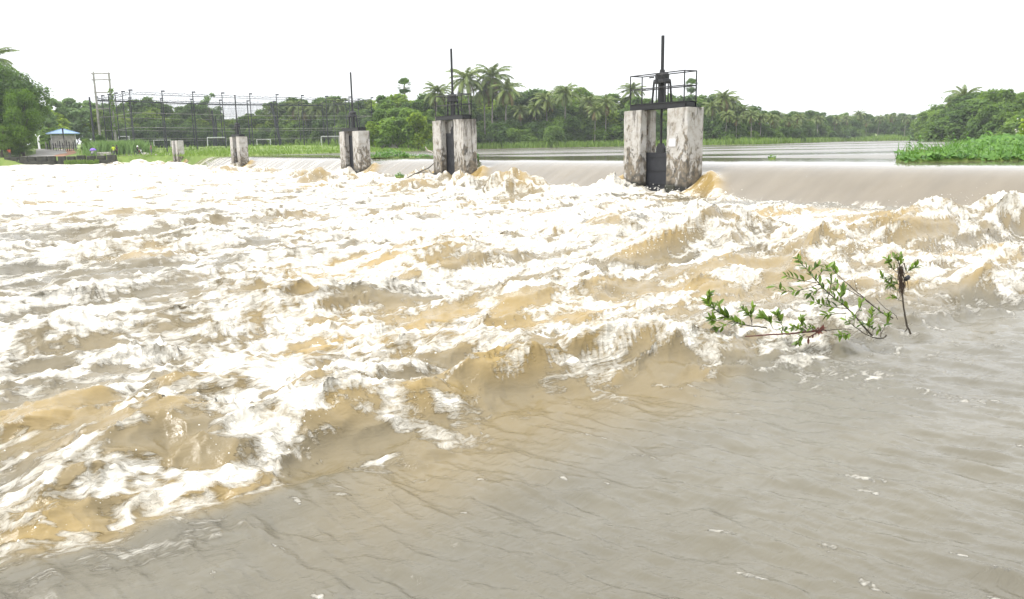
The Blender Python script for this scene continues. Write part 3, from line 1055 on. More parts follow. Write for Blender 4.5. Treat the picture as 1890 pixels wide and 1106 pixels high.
def make_lobes(seed, H, R, zlo, n, rl=(0.28, 0.45), flat=1.0):
    r = random.Random(seed)
    out = []
    for i in range(n):
        z = zlo + (H - zlo) * (0.12 + 0.80 * (i + r.random()) / n)
        u = (z - zlo) / (H - zlo)
        env = math.sin(math.pi * min(1, (0.18 + 0.75 * u) ** flat)) ** 0.6
        q = r.uniform(0, 2 * math.pi) + i * 2.4
        rr = R * env * r.uniform(0.25, 0.78)
        lr = R * r.uniform(*rl) * (0.7 + 0.3 * env)
        out.append((rr * math.cos(q), rr * math.sin(q), min(z, H - lr * 0.75), lr))
    return out


def limb_mesh(name, lobes, H, r0, zfork, seed, mat):
    r = random.Random(seed)
    mb = MB()
    bend = [(0, 0, -0.4)] + [(r.uniform(-0.25, 0.25) * k, r.uniform(-0.25, 0.25) * k, zfork * k / 3) for k in (1, 2, 3)]
    mb.tube(bend, [r0 * 1.25, r0, r0 * 0.85, r0 * 0.7], 7)
    top = Vector(bend[-1])
    for lx, ly, lz, lr in lobes[::2]:
        e = Vector((lx, ly, lz))
        mid = top.lerp(e, 0.5) + Vector((0, 0, -0.08 * H * r.random()))
        mb.tube([top - Vector((0, 0, 0.3)), mid, e], [r0 * 0.5, r0 * 0.32, r0 * 0.12], 5)
    return mb.mesh(name, mat, True)


LIB = {}


def tree_kind(key, H, R, zlo, nl, n, size, mat, seeds, r0=0.22, zfork=None, rl=(0.28, 0.45), up=0.95, hollow=0.55, flat=1.0):
    LIB[key] = []
    for sd_ in seeds:
        lb = make_lobes(sd_, H, R, zlo, nl, rl, flat)
        LIB[key].append((H, crown_mesh('crown', lb, n, size, sd_, M[mat], up, hollow), limb_mesh('trunk', lb, H, r0, zfork or max(zlo, 0.3 * H), sd_, M['bark'])))


tree_kind('dark', 12, 4.6, 2.0, 15, 4600, 0.40, 'leaf_dark', (1, 2, 3, 4))
tree_kind('mid', 12, 4.3, 2.2, 14, 4200, 0.42, 'leaf_mid', (5, 6, 7, 8))
tree_kind('bright', 10, 4.0, 1.6, 12, 3600, 0.42, 'leaf_bright', (9, 10))
tree_kind('bush', 5, 4.2, 0.2, 12, 3600, 0.34, 'leaf_dark', (11, 12, 13), 0.12, 0.8, flat=0.7)
tree_kind('bushmid', 5, 4.0, 0.2, 12, 3400, 0.34, 'leaf_mid', (14, 15), 0.12, 0.8, flat=0.7)
tree_kind('teak', 13, 2.9, 2.0, 26, 2600, 0.45, 'leaf_pale', (16, 17, 18), 0.14, 4.0, (0.26, 0.42), 0.2, 0.25)
tree_kind('airy', 14, 3.2, 6.0, 12, 1100, 0.28, 'leaf_pale', (19, 20), 0.14, 7.5, (0.2, 0.34), 0.3, 0.2)
tree_kind('broad', 11, 6.0, 2.5, 18, 5200, 0.40, 'leaf_mid', (21, 22), 0.3, 3.2, (0.22, 0.36), 0.9, 0.5, 0.8)
tree_kind('broaddark', 11, 6.0, 2.5, 18, 5200, 0.40, 'leaf_dark', (23, 24), 0.3, 3.2, (0.22, 0.36), 0.9, 0.5, 0.8)


def frond_arrays(L, az_, el, droop, n, r, wl=0.75):
    """a palm leaf: curved rachis with hanging leaflets, as quads"""
    V, F = [], []
    pts = []
    p = Vector((0, 0, 0))
    for k in range(n + 1):
        u = k / n
        e = el - droop * u ** 1.3
        pts.append(p.copy())
        p = p + Vector((math.cos(az_) * math.cos(e), math.sin(az_) * math.cos(e), math.sin(e))) * (L / n)
    side = Vector((-math.sin(az_), math.cos(az_), 0))
    for k in range(n):
        u = (k + 0.5) / n
        a, b = pts[k], pts[k + 1]
        q = len(V)
        w = 0.05 * (1 - u) + 0.012
        V += [a - side * w, a + side * w, b + side * w, b - side * w]
        F.append((q, q + 1, q + 2, q + 3))
        if u < 0.12:
            continue
        ll = wl * (math.sin(math.pi * min(1, 0.12 + 0.86 * u)) ** 0.7) * r.uniform(0.85, 1.15)
        d = (b - a).normalized()
        for sgn in (-1, 1):
            for sub in (0.25, 0.75):
                o = a.lerp(b, sub)
                tip = o + side * sgn * ll * 0.72 + d * ll * 0.55 + Vector((0, 0, -ll * r.uniform(0.25, 0.75)))
                wv = d * 0.075
                q = len(V)
                V += [o - wv, o + wv, o.lerp(tip, 0.6) + wv * 0.8, tip]
                F.append((q, q + 1, q + 2, q + 3))
    return V, F


def palm_kind(key, H, nf, L, seeds, lean=0.6, dry=0.1):
    LIB[key] = []
    for sd_ in seeds:
        r = random.Random(sd_)
        lx, ly = r.uniform(-lean, lean), r.uniform(-lean, lean)
        V, F, tint, mi = [], [], [], []
        for i in range(nf):
            u = i / (nf - 1)
            el = 1.35 - 2.0 * u + r.uniform(-0.15, 0.15)
            v, f = frond_arrays(L * r.uniform(0.85, 1.1) * (0.8 + 0.2 * math.sin(math.pi * u)), i * 2.4 + r.uniform(-0.3, 0.3), el, 1.35 + 0.3 * u + r.uniform(-0.2, 0.3), 20, r, 0.9)
            q = len(V)
            V += [(a.x + lx, a.y + ly, a.z + H) for a in v]
            F += [tuple(k + q for k in ff) for ff in f]
            tt = r.uniform(0.2, 0.8)
            tint += [min(1, max(0, tt + r.uniform(-0.2, 0.2))) for _ in f]
            mi += [1 if u > 1 - dry * r.uniform(0.5, 1.1) else 0] * len(f)
        cm = mesh_np('crown', np.array([tuple(v) for v in V]), np.array(F), [M['palm_leaf'], M['palm_dry']], False, {'tint': ('FACE', tint)}, mi)
        tb = MB()
        tb.tube([(0, 0, -0.4), (lx * 0.15, ly * 0.1, H * 0.3), (lx * 0.5, ly * 0.45, H * 0.65), (lx, ly, H + 0.1)], [0.24, 0.17, 0.14, 0.16], 7)
        for i in range(9):
            q = i * 0.7
            c = Vector((lx + 0.32 * math.cos(q), ly + 0.32 * math.sin(q), H - 0.25 - 0.12 * (i % 3)))
            tb.rings([[(c.x + 0.13 * rr * math.cos(w), c.y + 0.13 * rr * math.sin(w), c.z + zz) for w in (0, 1.57, 3.14, 4.71)] for rr, zz in ((0.3, -0.15), (1, -0.05), (1, 0.06), (0.3, 0.15))])
        LIB[key].append((H + 2.6, cm, tb.mesh('trunk', M['palmbark'], True)))


palm_kind('palm', 12, 32, 4.7, (31, 32, 33, 34, 35), 1.0)


def palmyra_kind(key, H, seeds):
    LIB[key] = []
    for sd_ in seeds:
        r = random.Random(sd_)
        V, F, tint = [], [], []
        for i in range(34):
            el = 1.4 - 2.6 * (i / 33.0)
            az_ = i * 2.4
            d = Vector((math.cos(az_) * math.cos(el), math.sin(az_) * math.cos(el), math.sin(el)))
            c = Vector((0, 0, H)) + d * r.uniform(1.0, 1.25)
            sd2 = d.cross(Vector((0, 0, 1)))
            sd2 = sd2.normalized() if sd2.length > 0.05 else Vector((1, 0, 0))
            up = sd2.cross(d).normalized()
            q = len(V)
            V += [Vector((0, 0, H)) - sd2 * 0.04, Vector((0, 0, H)) + sd2 * 0.04, c + sd2 * 0.03, c - sd2 * 0.03]
            F.append((q, q + 1, q + 2, q + 3))
            tint.append(0.4)
            for k in range(11):
                a = (k - 5) / 5.0 * 1.35
                e = c + (d * math.cos(a) + sd2 * math.sin(a)) * 1.05 + up * r.uniform(-0.1, 0.15)
                w = (d * -math.sin(a) + sd2 * math.cos(a)) * 0.12
                q = len(V)
                V += [c, c.lerp(e, 0.6) - w, e, c.lerp(e, 0.6) + w]
                F.append((q, q + 1, q + 2, q + 3))
                tint.append(r.uniform(0.0, 0.5))
        cm = mesh_np('crown', np.array([tuple(v) for v in V]), np.array(F), M['leaf_dark'], False, {'tint': ('FACE', tint)})
        tb = MB()
        tb.tube([(0, 0, -0.4), (0.1, 0, H * 0.5), (0, 0, H)], [0.3, 0.22, 0.2], 8)
        LIB[key].append((H + 2.1, cm, tb.mesh('trunk', M['palmbark'], True)))


palmyra_kind('palmyra', 14, (41,))

NTREE = [0]


def plant(kind_key, x, y, height, label, cat='tree', group=None, name=None, wide=1.0, z=None, rz=None):
    NTREE[0] += 1
    H, cm, tm = LIB[kind_key][NTREE[0] % len(LIB[kind_key])]
    th = thing(name or 'tree', label, cat, (x, y, gz1(x, y) - 0.15 if z is None else z), random.uniform(0, 6.28) if rz is None else rz, group)
    s = height / H
    th.scale = (s * wide, s * wide, s)
    link('crown', cm, th)
    link('trunk', tm, th)
    return th


TALL = 1.07


def plant_px(kind_key, px, D, ytop, label, **kw):
    """a tree D metres off whose top reaches the given height of the photograph"""
    p = at(px, ytop, D)
    z0 = gz1(p.x, p.y) - 0.15
    return plant(kind_key, p.x, p.y, max(1.2, (p.z - z0) * TALL), label, **kw)


SKY = [(-200, 150), (-60, 170), (75, 195), (100, 187), (130, 184), (165, 186), (200, 188), (230, 188), (262, 190), (285, 186), (305, 200), (335, 197), (352, 190), (375, 198), (410, 208), (430, 222), (450, 214), (470, 205), (495, 192), (520, 189), (550, 187), (580, 184), (610, 178),
       (640, 192), (665, 184), (690, 180), (710, 174), (730, 182), (765, 182), (790, 180), (830, 182), (860, 178), (890, 180), (930, 178), (950, 172), (980, 170), (1010, 170), (1030, 163), (1050, 165), (1080, 172), (1100, 174), (1125, 173), (1140, 180), (1160, 180), (1180, 178), (1200, 182), (1240, 177),
       (1275, 181), (1300, 184), (1330, 180), (1350, 188), (1370, 198), (1400, 204), (1440, 208), (1480, 208), (1530, 214), (1560, 212), (1600, 213), (1640, 212), (1670, 210), (1690, 212), (1715, 210), (1740, 207), (1760, 192), (1780, 178), (1800, 170), (1830, 176), (1850, 168), (1890, 172), (1960, 168), (2100, 170)]
BANK = [(-200, 150), (75, 185), (200, 205), (350, 222), (500, 222), (600, 205), (660, 190), (760, 190), (880, 243), (1000, 230), (1150, 227), (1290, 222), (1400, 216), (1470, 262), (1550, 358), (1640, 372), (1690, 335), (1720, 250), (1760, 205), (1800, 188), (1890, 163), (2000, 146), (2100, 135)]


def lerp_tab(T, x):
    return float(np.interp(x, [a for a, _ in T], [b for _, b in T]))


rt = random.Random(5)
ZONES = [(230, 'behind the twin pole frame'), (330, 'behind the farthest pier'), (450, 'behind the small far gate pier'), (545, 'right of the small far gate pier'), (655, 'behind the pier with the bare platform'), (780, 'left of the second nearest pier'), (890, 'behind the second nearest pier'),
         (1000, 'right of the second nearest pier'), (1140, 'left of the nearest pier'), (1300, 'behind the nearest pier'), (1420, 'right of the nearest pier'), (1550, 'where the far treeline lowers'), (1700, 'at the hazy far end of the river'), (1790, 'behind the left of the weed island'), (9999, 'behind the right of the weed island')]
LOOK = {'dark': 'dark green', 'mid': 'green', 'bright': 'bright yellow green', 'teak': 'slim pale leaved', 'broad': 'wide spreading green', 'broaddark': 'wide spreading dark', 'bush': 'dark dense', 'bushmid': 'lighter green'}


def zone(px):
    return next(z for a, z in ZONES if px < a)


def lab_group(kk, row, px):
    if row == 'bush':
        return '%s bush at the wood edge %s' % (LOOK[kk], zone(px)), 'bushes %s' % zone(px)
    return '%s tree in the %s row %s' % (LOOK[kk], row, zone(px)), 'trees %s' % zone(px)


GW = 'trees of the far bank forest'
# back row makes the skyline, middle row fills it, bushes close the foot
px = 78.0
i = 0
while px < 2050:
    D = lerp_tab(BANK, px)
    wood = 'left' if px < 650 else ('right' if px > 1695 else 'far')
    step = 4000.0 / D * rt.uniform(0.8, 1.2)
    off = rt.uniform(16, 30)
    yt = lerp_tab(SKY, px) + rt.uniform(-2, 9)
    kk = rt.choice(['dark', 'dark', 'mid', 'mid', 'bright'] if px < 1300 else ['dark', 'dark', 'dark', 'mid'])
    if wood == 'left':
        kk = rt.choice(['mid', 'mid', 'dark', 'teak'] if px > 210 else ['teak', 'teak', 'mid'])
    if wood == 'right':
        kk = rt.choice(['broad', 'broaddark', 'mid'])
    lab, gr = lab_group(kk, 'back', px)
    plant_px(kk, px, D + off, yt, lab, group=gr, wide=rt.uniform(0.9, 1.2))
    px += step
px = 90.0
while px < 2050:
    D = lerp_tab(BANK, px)
    wood = 'left' if px < 650 else ('right' if px > 1695 else 'far')
    step = 4300.0 / D * rt.uniform(0.8, 1.2)
    y0 = lerp_tab(SKY, px)
    yt = y0 + (262 - y0) * rt.uniform(0.22, 0.42)
    kk = rt.choice(['dark', 'mid', 'mid', 'bright', 'broad'] if px < 1250 else ['dark', 'mid', 'broaddark', 'broad'])
    if wood == 'left' and px < 210:
        kk = rt.choice(['teak', 'mid', 'bright'])
    if wood == 'left' and px < 200:
        D += 6
    lab, gr = lab_group(kk, 'middle', px)
    plant_px(kk, px, D + rt.uniform(8, 13), yt, lab, group=gr, wide=rt.uniform(0.95, 1.3))
    px += step
px = 215.0
while px < 2050:
    D = lerp_tab(BANK, px)
    wood = 'left' if px < 650 else ('right' if px > 1695 else 'far')
    step = 4300.0 / D * rt.uniform(0.75, 1.25)
    y0 = lerp_tab(SKY, px)
    yt = y0 + (262 - y0) * rt.uniform(0.5, 0.72)
    kk = rt.choice(['bush', 'bush', 'bushmid'])
    lab, gr = lab_group(kk, 'bush', px)
    plant_px(kk, px, D + rt.uniform(2, 5), yt, lab, cat='bush', name='bush', group=gr, wide=rt.uniform(0.8, 1.15))
    px += step

# coconut palms one can tell apart
for px, yt, dD, lab in [
    (798, 157, 4, 'broad coconut palm with drooping fronds just left of the railed middle pier'),
    (868, 131, -22, 'tall coconut palm with spreading crown right of the middle pier'),
    (906, 125, -14, 'tallest coconut palm, topping the trees right of the middle pier'),
    (893, 150, -26, 'lower leaning coconut palm with yellow fronds under the tallest palm'),
    (931, 153, -20, 'coconut palm with pale trunk, rightmost of the tall clump by the middle pier'),
    (1042, 160, 2, 'coconut palm with a yellowing crown midway between the two railed piers'),
    (1160, 157, 20, 'coconut palm rising above the trees behind the left rail of the nearest pier'),
    (1335, 170, 6, 'tall coconut palm on the skyline just right of the nearest pier'),
    (1782, 166, 20, 'coconut palm poking out of the top of the wooded right bank'),
]:
    D = lerp_tab(BANK, px) + dD
    if px < 950 and px > 850:
        D = lerp_tab(BANK, px)
    plant_px('palm', px, D, yt, lab, cat='palm', name='coconut_palm', group='coconut palms along the river')
for px, yt, dD in [(1010, 172, 6), (985, 190, 3), (962, 196, 2), (1085, 178, 6), (1118, 182, 2), (1098, 196, 0), (1345, 178, 9), (1318, 190, 3), (1372, 196, 8), (1388, 206, 2), (1405, 210, 4), (1420, 212, 2), (1438, 208, 6), (1455, 216, 0), (1475, 212, 4), (1492, 220, 0), (1510, 214, 4),
                  (1540, 216, 6), (1562, 214, 8), (1585, 206, 10), (1600, 222, 0), (1622, 214, 5), (1650, 212, 8), (1672, 214, 2), (1706, 212, 0), (1360, 214, 0), (1340, 206, 0), (1430, 224, -2), (1470, 228, -2)]:
    plant_px('palm', px, lerp_tab(BANK, px) + dD, yt, 'coconut palm crown among the trees ' + zone(px), cat='palm', name='coconut_palm', group='coconut palms ' + zone(px))
for px, yt, dD in [(545, 188, 6), (562, 196, 2), (592, 192, 4), (618, 184, 6), (505, 196, 8)]:
    plant_px('palm', px, lerp_tab(BANK, px) + dD, yt, {545: 'coconut palm behind the net enclosure, leftmost of its row', 562: 'second coconut palm from the left behind the net enclosure', 592: 'middle coconut palm just behind the right part of the net enclosure', 618: 'tallest coconut palm behind the right end of the net enclosure', 505: 'coconut palm behind the slanting bundled net of the enclosure'}[px], cat='palm', name='coconut_palm', group='coconut palms behind the net enclosure')
plant_px('palmyra', 746, 225, 151, 'lone dark fan palm with a round crown left of the middle pier', cat='palm', name='fan_palm')
plant_px('palmyra', 1276, 262, 151, 'small round crowned fan palm seen behind the right rail of the nearest pier', cat='palm', name='fan_palm')
plant_px('airy', 388, 228, 176, 'thin feathery tree standing above the wood behind the net enclosure')
plant_px('airy', 1768, 215, 192, 'thin pale tree standing out from the edge of the wooded right bank')
# the bright shrubbery on the near shore between the middle piers
for px, D, yt, kk, lab in [(690, 172, 228, 'bright', 'bright green tree at the end of the net enclosure'), (735, 170, 222, 'bushmid', 'rounded green shrub on the shore left of the middle pier'), (770, 168, 214, 'bright', 'light green tree with a pale trunk on the shore beside the middle pier'),
                           (712, 180, 205, 'mid', 'leafy tree on the shore behind the bright shrubs'), (752, 182, 205, 'mid', 'second leafy tree on the shore, nearest the middle pier'), (1022, 226, 236, 'bushmid', 'rounded creeper covered shrub leaning over the far shore grass'), (1350, 214, 250, 'bushmid', 'low light green mound of shrub on the far shore right of the nearest pier'),
                           (945, 232, 240, 'bushmid', 'low rounded shrub on the far shore right of the tall palms'), (920, 234, 232, 'bush', 'dark shrub under the tall palm clump')]:
    plant_px(kk, px, D, yt, lab, cat='tree' if kk in ('bright', 'mid') else 'bush', name='tree' if kk in ('bright', 'mid') else 'bush')

# the big trees at the left edge, by the road
LIB['roadside'] = []
for sd_, mt in ((51, 'leaf_dark'), (52, 'leaf_lime'), (53, 'leaf_mid')):
    lb = make_lobes(sd_, 13, 6.0, 1.0, 24, (0.22, 0.38), 0.85)
    LIB['roadside_' + mt] = [(13, crown_mesh('crown', lb, 14000, 0.25, sd_, M[mt], 0.7, 0.5), limb_mesh('trunk', lb, 13, 0.35, 3.5, sd_, M['bark']))]
plant_px('roadside_leaf_dark', 20, 150, 132, 'big dark tree hanging over the left edge of the road', wide=0.95)
plant_px('roadside_leaf_dark', -60, 146, 128, 'big dark tree farthest left beyond the broken wall', wide=1.1)
plant_px('roadside_leaf_lime', 30, 144, 174, 'yellow green leafy tree in front of the dark tree by the road', wide=0.72)
plant_px('roadside_leaf_mid', -2, 141, 232, 'leafy green shrub at the left end of the broken wall', cat='bush', name='bush', wide=1.5)
plant_px('roadside_leaf_dark', 33, 142.5, 255, 'dark shrub beside the road behind the broken wall', cat='bush', name='bush', wide=1.3)
plant_px('palm', -36, 160, 92, 'coconut palm rising over the big tree at the left edge', cat='palm', name='coconut_palm')
plant_px('teak', 60, 196, 200, 'slim pale leaved tree at the far end of the road')
plant_px('teak', 84, 190, 198, 'slim pale leaved tree just left of the blue roofed hut')
plant_px('mid', 66, 205, 212, 'rounded tree closing the far end of the road', wide=1.2)
plant_px('bushmid', 88, 186, 240, 'green bush behind the fence of the hut', cat='bush', name='bush')
plant_px('mid', 197, 165, 211, 'narrow yellow green tree between the two poles', wide=0.5)
plant_px('bush', 186, 160, 252, 'dark bush at the foot of the twin poles', cat='bush', name='bush', wide=0.8)
plant_px('bushmid', 160, 158, 258, 'grey green bush right of the hut fence', cat='bush', name='bush', wide=0.8)
print('trees', NTREE[0])
# ------------------------------------------------------------------ grass and weeds that nobody could count
def blades(P, h, w, lean, r, segs=1):
    n = len(P)
    q = r.uniform(0, 2 * np.pi, n)
    hh = h * r.uniform(0.5, 1.25, n)
    d = np.stack([np.cos(q), np.sin(q), np.zeros(n)], 1)
    p2 = r.uniform(0, 2 * np.pi, n)
    l = np.stack([np.cos(p2), np.sin(p2), np.zeros(n)], 1) * (lean * hh * r.uniform(0.2, 1.0, n))[:, None]
    up = np.zeros((n, 3))
    up[:, 2] = hh
    ww = (w * r.uniform(0.6, 1.3, n))[:, None]
    V = np.stack([P - d * ww, P + d * ww, P + d * ww * 0.8 + up * 0.6 + l * 0.35, P - d * ww * 0.8 + up * 0.6 + l * 0.35, P + up + l], 1).reshape(-1, 3)
    b = np.arange(n)[:, None] * 5
    F4 = b + np.array([[0, 1, 2, 3]])
    F3 = b + np.array([[3, 2, 4, 4]])
    return V, F4, F3


def blade_obj(name, P, h, w, lean, mat, seed, parent=None):
    r = np.random.default_rng(seed)
    V, F4, F3 = blades(P, h, w, lean, r)
    F = [tuple(f) for f in F4] + [tuple(f[:3]) for f in F3]
    tint = r.random(len(P)).tolist()
    return link(name, mesh_np(name, V, F, mat, False, {'tint': ('FACE', tint + tint)}), parent)


r = np.random.default_rng(21)
n = 260000
x = r.uniform(-100, 175, n)
y = r.uniform(104, 375, n)
db = poly_dist(x, y, RIVER)
k = (db > -1.2) & (db < 34) & (r.random(n) < np.exp(-np.maximum(db, 0) / 14)) & (x / y > -0.52) & (x / y < 0.7)
x, y, db = x[k], y[k], db[k]
P = np.stack([x, y, np.where(db < 0, 1.28, gz(x, y) - 0.05)], 1)
far = y > 185
kind(blade_obj('bank_grass', P[~far], 0.55, 0.085, 0.5, M['grass'], 3), 'stuff')
kind(blade_obj('shore_grass', P[far], 1.5, 0.2, 0.5, M['grass'], 4), 'stuff')
print('grass', len(P))

# tall reeds on the left bank beside the gravel landing
r = np.random.default_rng(22)
P = []
for cx, cy, sx, sy, nn in ((-71.0, 145.5, 1.3, 1.0, 2600), (-68.4, 145.5, 0.9, 0.8, 1400), (-65.6, 145.5, 0.9, 0.8, 1300)):
    P.append(np.stack([cx + sx * r.standard_normal(nn), cy + sy * r.standard_normal(nn)], 1))
P = np.concatenate(P)
P = P[poly_dist(P[:, 0], P[:, 1], RIVER) > 1.5]
P = np.concatenate([P, (gz(P[:, 0], P[:, 1]) - 0.1)[:, None]], 1)
kind(blade_obj('reeds', P, 2.3, 0.07, 0.55, M['reed'], 5), 'stuff')

# weeds at the water's edge in front of the broken wall
r = np.random.default_rng(23)
x = r.uniform(-74.0, -68.5, 1500)
P = np.stack([x, 137.6 + 0.1 * (x + 72) + r.uniform(-0.5, 0.7, 1500), r.uniform(0.1, 0.35, 1500)], 1)
kind(blade_obj('wall_weeds', P, 0.65, 0.06, 0.7, M['grass'], 6), 'stuff')
x = r.uniform(-90, -86, 900)
P = np.stack([x, 136.6 + r.uniform(-0.5, 0.7, 900), r.uniform(0.1, 0.9, 900)], 1)
kind(blade_obj('wall_weeds', P, 0.9, 0.08, 0.8, M['leaf_bright'], 7), 'stuff')

# the weed island on the right
ISL = [(15.9, 33.0), (16.2, 34.6), (17.6, 37.2), (21.5, 42.5), (30, 54), (46, 70), (70, 88), (74, 76), (52, 44), (30, 33.2), (22, 32.6)]
r = np.random.default_rng(24)
n = 90000
u = r.random(n)
y = 32.4 + 40 * u ** 2.0
x = r.uniform(15, 66, n)
db = -poly_dist(x, y, ISL)
k = db > 0
x, y, db = x[k], y[k], db[k]
front = np.exp(-db / 1.6)
H = 0.34 + 0.62 * sstep(0.2, 3.5, db) * sstep(15.5, 23, x) + 0.12 * np.sin(x * 1.7) * np.sin(y * 1.3) + 0.06 * np.sin(x * 5 + y * 3)
zt = 1.3 + H * (1 - 0.75 * front * r.random(len(x))) * r.uniform(0.55, 1.05, len(x))
broad = (r.random(len(x)) < np.where(x < 23.5, 0.85, 0.30)) & (y < 50)
Nn = np.stack([-0.15 + 0.5 * r.standard_normal(len(x)), -0.5 + 0.5 * r.standard_normal(len(x)), np.full(len(x), 0.9)], 1)
V, F = leaf_quads(np.stack([x, y, zt], 1)[broad], Nn[broad], 0.16, 1.35, r)
tint = np.clip(0.5 + 0.3 * r.standard_normal(broad.sum()), 0, 1)
kind(link('water_hyacinth', mesh_np('water_hyacinth', V, F, M['hyacinth'], False, {'tint': ('FACE', tint)})), 'stuff')
g = ~broad
P = np.stack([x[g], y[g], np.full(g.sum(), 1.3) + 0.35 * H[g]], 1)
kind(blade_obj('island_grass', P, 0.62, 0.02, 0.9, M['hyacinth'], 8), 'stuff')
print('island', broad.sum(), g.sum())
# its matted bed
bed = MB()
bed.rings([[(cx, cy, 1.22) for cx, cy in ISL], [(cx + 0.15 * (35 - cx) / 20, cy + 0.15, 1.42) for cx, cy in ISL]])
kind(bed.build('weed_mat', M['earth']), 'structure')

# single taller weeds standing out of the island and on the left bank
def stem_weed(name, x, y, z, h, nl, ls, mat, label, cat='weed', group=None, seed=0, flowers=0):
    r_ = random.Random(seed)
    rr = np.random.default_rng(seed)
    th = thing(name, label, cat, (x, y, z), 0, group)
    mb = MB()
    tip = Vector((r_.uniform(-0.12, 0.12), r_.uniform(-0.1, 0.1), h))
    mb.tube([(0, 0, -0.05), tip * 0.5 + Vector((r_.uniform(-0.05, 0.05), 0, 0)), tip], [0.016, 0.011, 0.006], 5)
    mb.build('stem', M['reed'], th)
    P, N = [], []
    for i in range(nl):
        u_ = 0.3 + 0.7 * (i + 0.5) / nl
        q = i * 2.4
        P.append(tuple(tip * u_ + Vector((math.cos(q), math.sin(q), 0.2)) * ls * 0.6))
        N.append((math.cos(q) * 0.5, math.sin(q) * 0.5 - 0.3, 0.7))
    V, F = leaf_quads(np.array(P), np.array(N), ls, 1.5, rr)
    kind(link('foliage', mesh_np('foliage', V, F, mat, False, {'tint': ('FACE', rr.random(nl))}), th), 'stuff')
    if flowers:
        P = np.array([tuple(tip + Vector((r_.uniform(-0.35, 0.35), r_.uniform(-0.3, 0.3), r_.uniform(-0.7, 0.1)))) for _ in range(flowers)])
        V, F = leaf_quads(P, rr.standard_normal((flowers, 3)), 0.13, 1.0, rr)
        kind(link('blossom', mesh_np('blossom', V, F, M['blossom']), th), 'stuff')
    return th


for j, (px, py, D, ytop, nl, ls, lab) in enumerate([
    (1699, 275, 36, 250, 8, 0.14, 'slender weed with a round leaf tuft standing highest at the left tip of the island'),
    (1677, 280, 35, 252, 6, 0.12, 'thin weed with small leaves at the very left tip of the weed island'),
    (1741, 268, 42, 250, 6, 0.12, 'pale bare stemmed weed left of the middle of the weed island'),
    (1760, 266, 44, 244, 5, 0.12, 'pale forked weed stem rising against the dark bank trees'),
    (1785, 264, 44, 244, 4, 0.12, 'thin straight pale stem rising from the island centre'),
    (1822, 268, 40, 243, 12, 0.2, 'tall leafy weed with bright round leaves standing over the island grass'),
    (1850, 266, 40, 250, 9, 0.18, 'dark stemmed weed right of the tall bright leafy one'),
    (1880, 262, 44, 246, 9, 0.18, 'leafy weed under the white blossom at the right edge')]):
    p = at(px, py, D)
    stem_weed('weed', p.x, p.y, 1.35, at(px, ytop, D).z - 1.35, nl, ls, M['hyacinth'], lab, group='tall weeds on the green island', seed=60 + j)
p = at(1884, 262, 50)
stem_weed('flowering_shrub', p.x, p.y, 1.35, at(1884, 222, 50).z - 1.35, 26, 0.3, M['leaf_bright'], 'shrub with white blossom at the right edge of the island', 'shrub', None, 77, 16)
for px in range(1672, 1730, 7):
    p = at(px, 270, 34.5)
    stem_weed('dry_stalk', p.x, p.y, 1.4, random.uniform(0.35, 0.55), 4, 0.05, M['palm_dry'], 'dry flower stalk among the leaves at the left tip of the island', 'stalk', 'dry stalks at the island tip', px)

# floating clumps caught on the weir
def clump(x, y, z, rx, ry, h, n, ls, label, seed, name='hyacinth_clump'):
    rr = np.random.default_rng(seed)
    th = thing(name, label, 'weed clump', (x, y, z))
    q, rad = rr.uniform(0, 6.28, n), np.sqrt(rr.random(n))
    P = np.stack([rx * rad * np.cos(q), ry * rad * np.sin(q), h * (1 - 0.7 * rad ** 2) * rr.uniform(0.2, 1.0, n)], 1)
    V, F = leaf_quads(P, np.stack([rr.standard_normal(n) * 0.5, rr.standard_normal(n) * 0.5 - 0.3, np.full(n, 0.8)], 1), ls, 1.5, rr)
    kind(link('foliage', mesh_np('foliage', V, F, M['hyacinth'], False, {'tint': ('FACE', rr.random(n))}), th), 'stuff')
    mb = MB()
    mb.rings([[(rx * e * math.cos(w), ry * e * math.sin(w), zz) for w in [6.2832 * k / 12 for k in range(12)]] for e, zz in ((0.8, -0.08), (0.95, 0.0), (0.8, 0.07))])
    mb.build('root_mat', M['earth'], th)
    return th


clump(-10.6, 72.5, 1.3, 1.9, 0.9, 0.75, 420, 0.16, 'broad green hyacinth raft lodged beside the pier in front of the enclosure end', 81)
clump(-8.0, 72.2, 1.3, 1.3, 0.35, 0.3, 150, 0.13, 'flat yellowish tail of weed drifting right of the hyacinth raft', 82)
clump(13.7, 43.0, 1.3, 0.2, 0.15, 0.26, 26, 0.08, 'small lone hyacinth floating right of the nearest pier', 83)
clump(-2.35, 56.6, 1.25, 0.3, 0.35, 0.75, 90, 0.13, 'tuft of weed growing at the right back corner of the second nearest pier', 84, 'weed_tuft')
clump(-7.0, 52.2, 0.35, 0.3, 0.2, 0.3, 60, 0.10, 'bunch of torn weed caught in the foam left of the second nearest pier', 85, 'weed_tuft')

# ------------------------------------------------------------------ left bank: wall, road, hut, poles
def upright(px, ybase, D, ytop):
    """foot on the ground and height of an upright seen between two heights of the photograph"""
    p = at(px, ybase, D)
    z0 = gz1(p.x, p.y)
    return p.x, p.y, z0, at(px, ytop, D).z


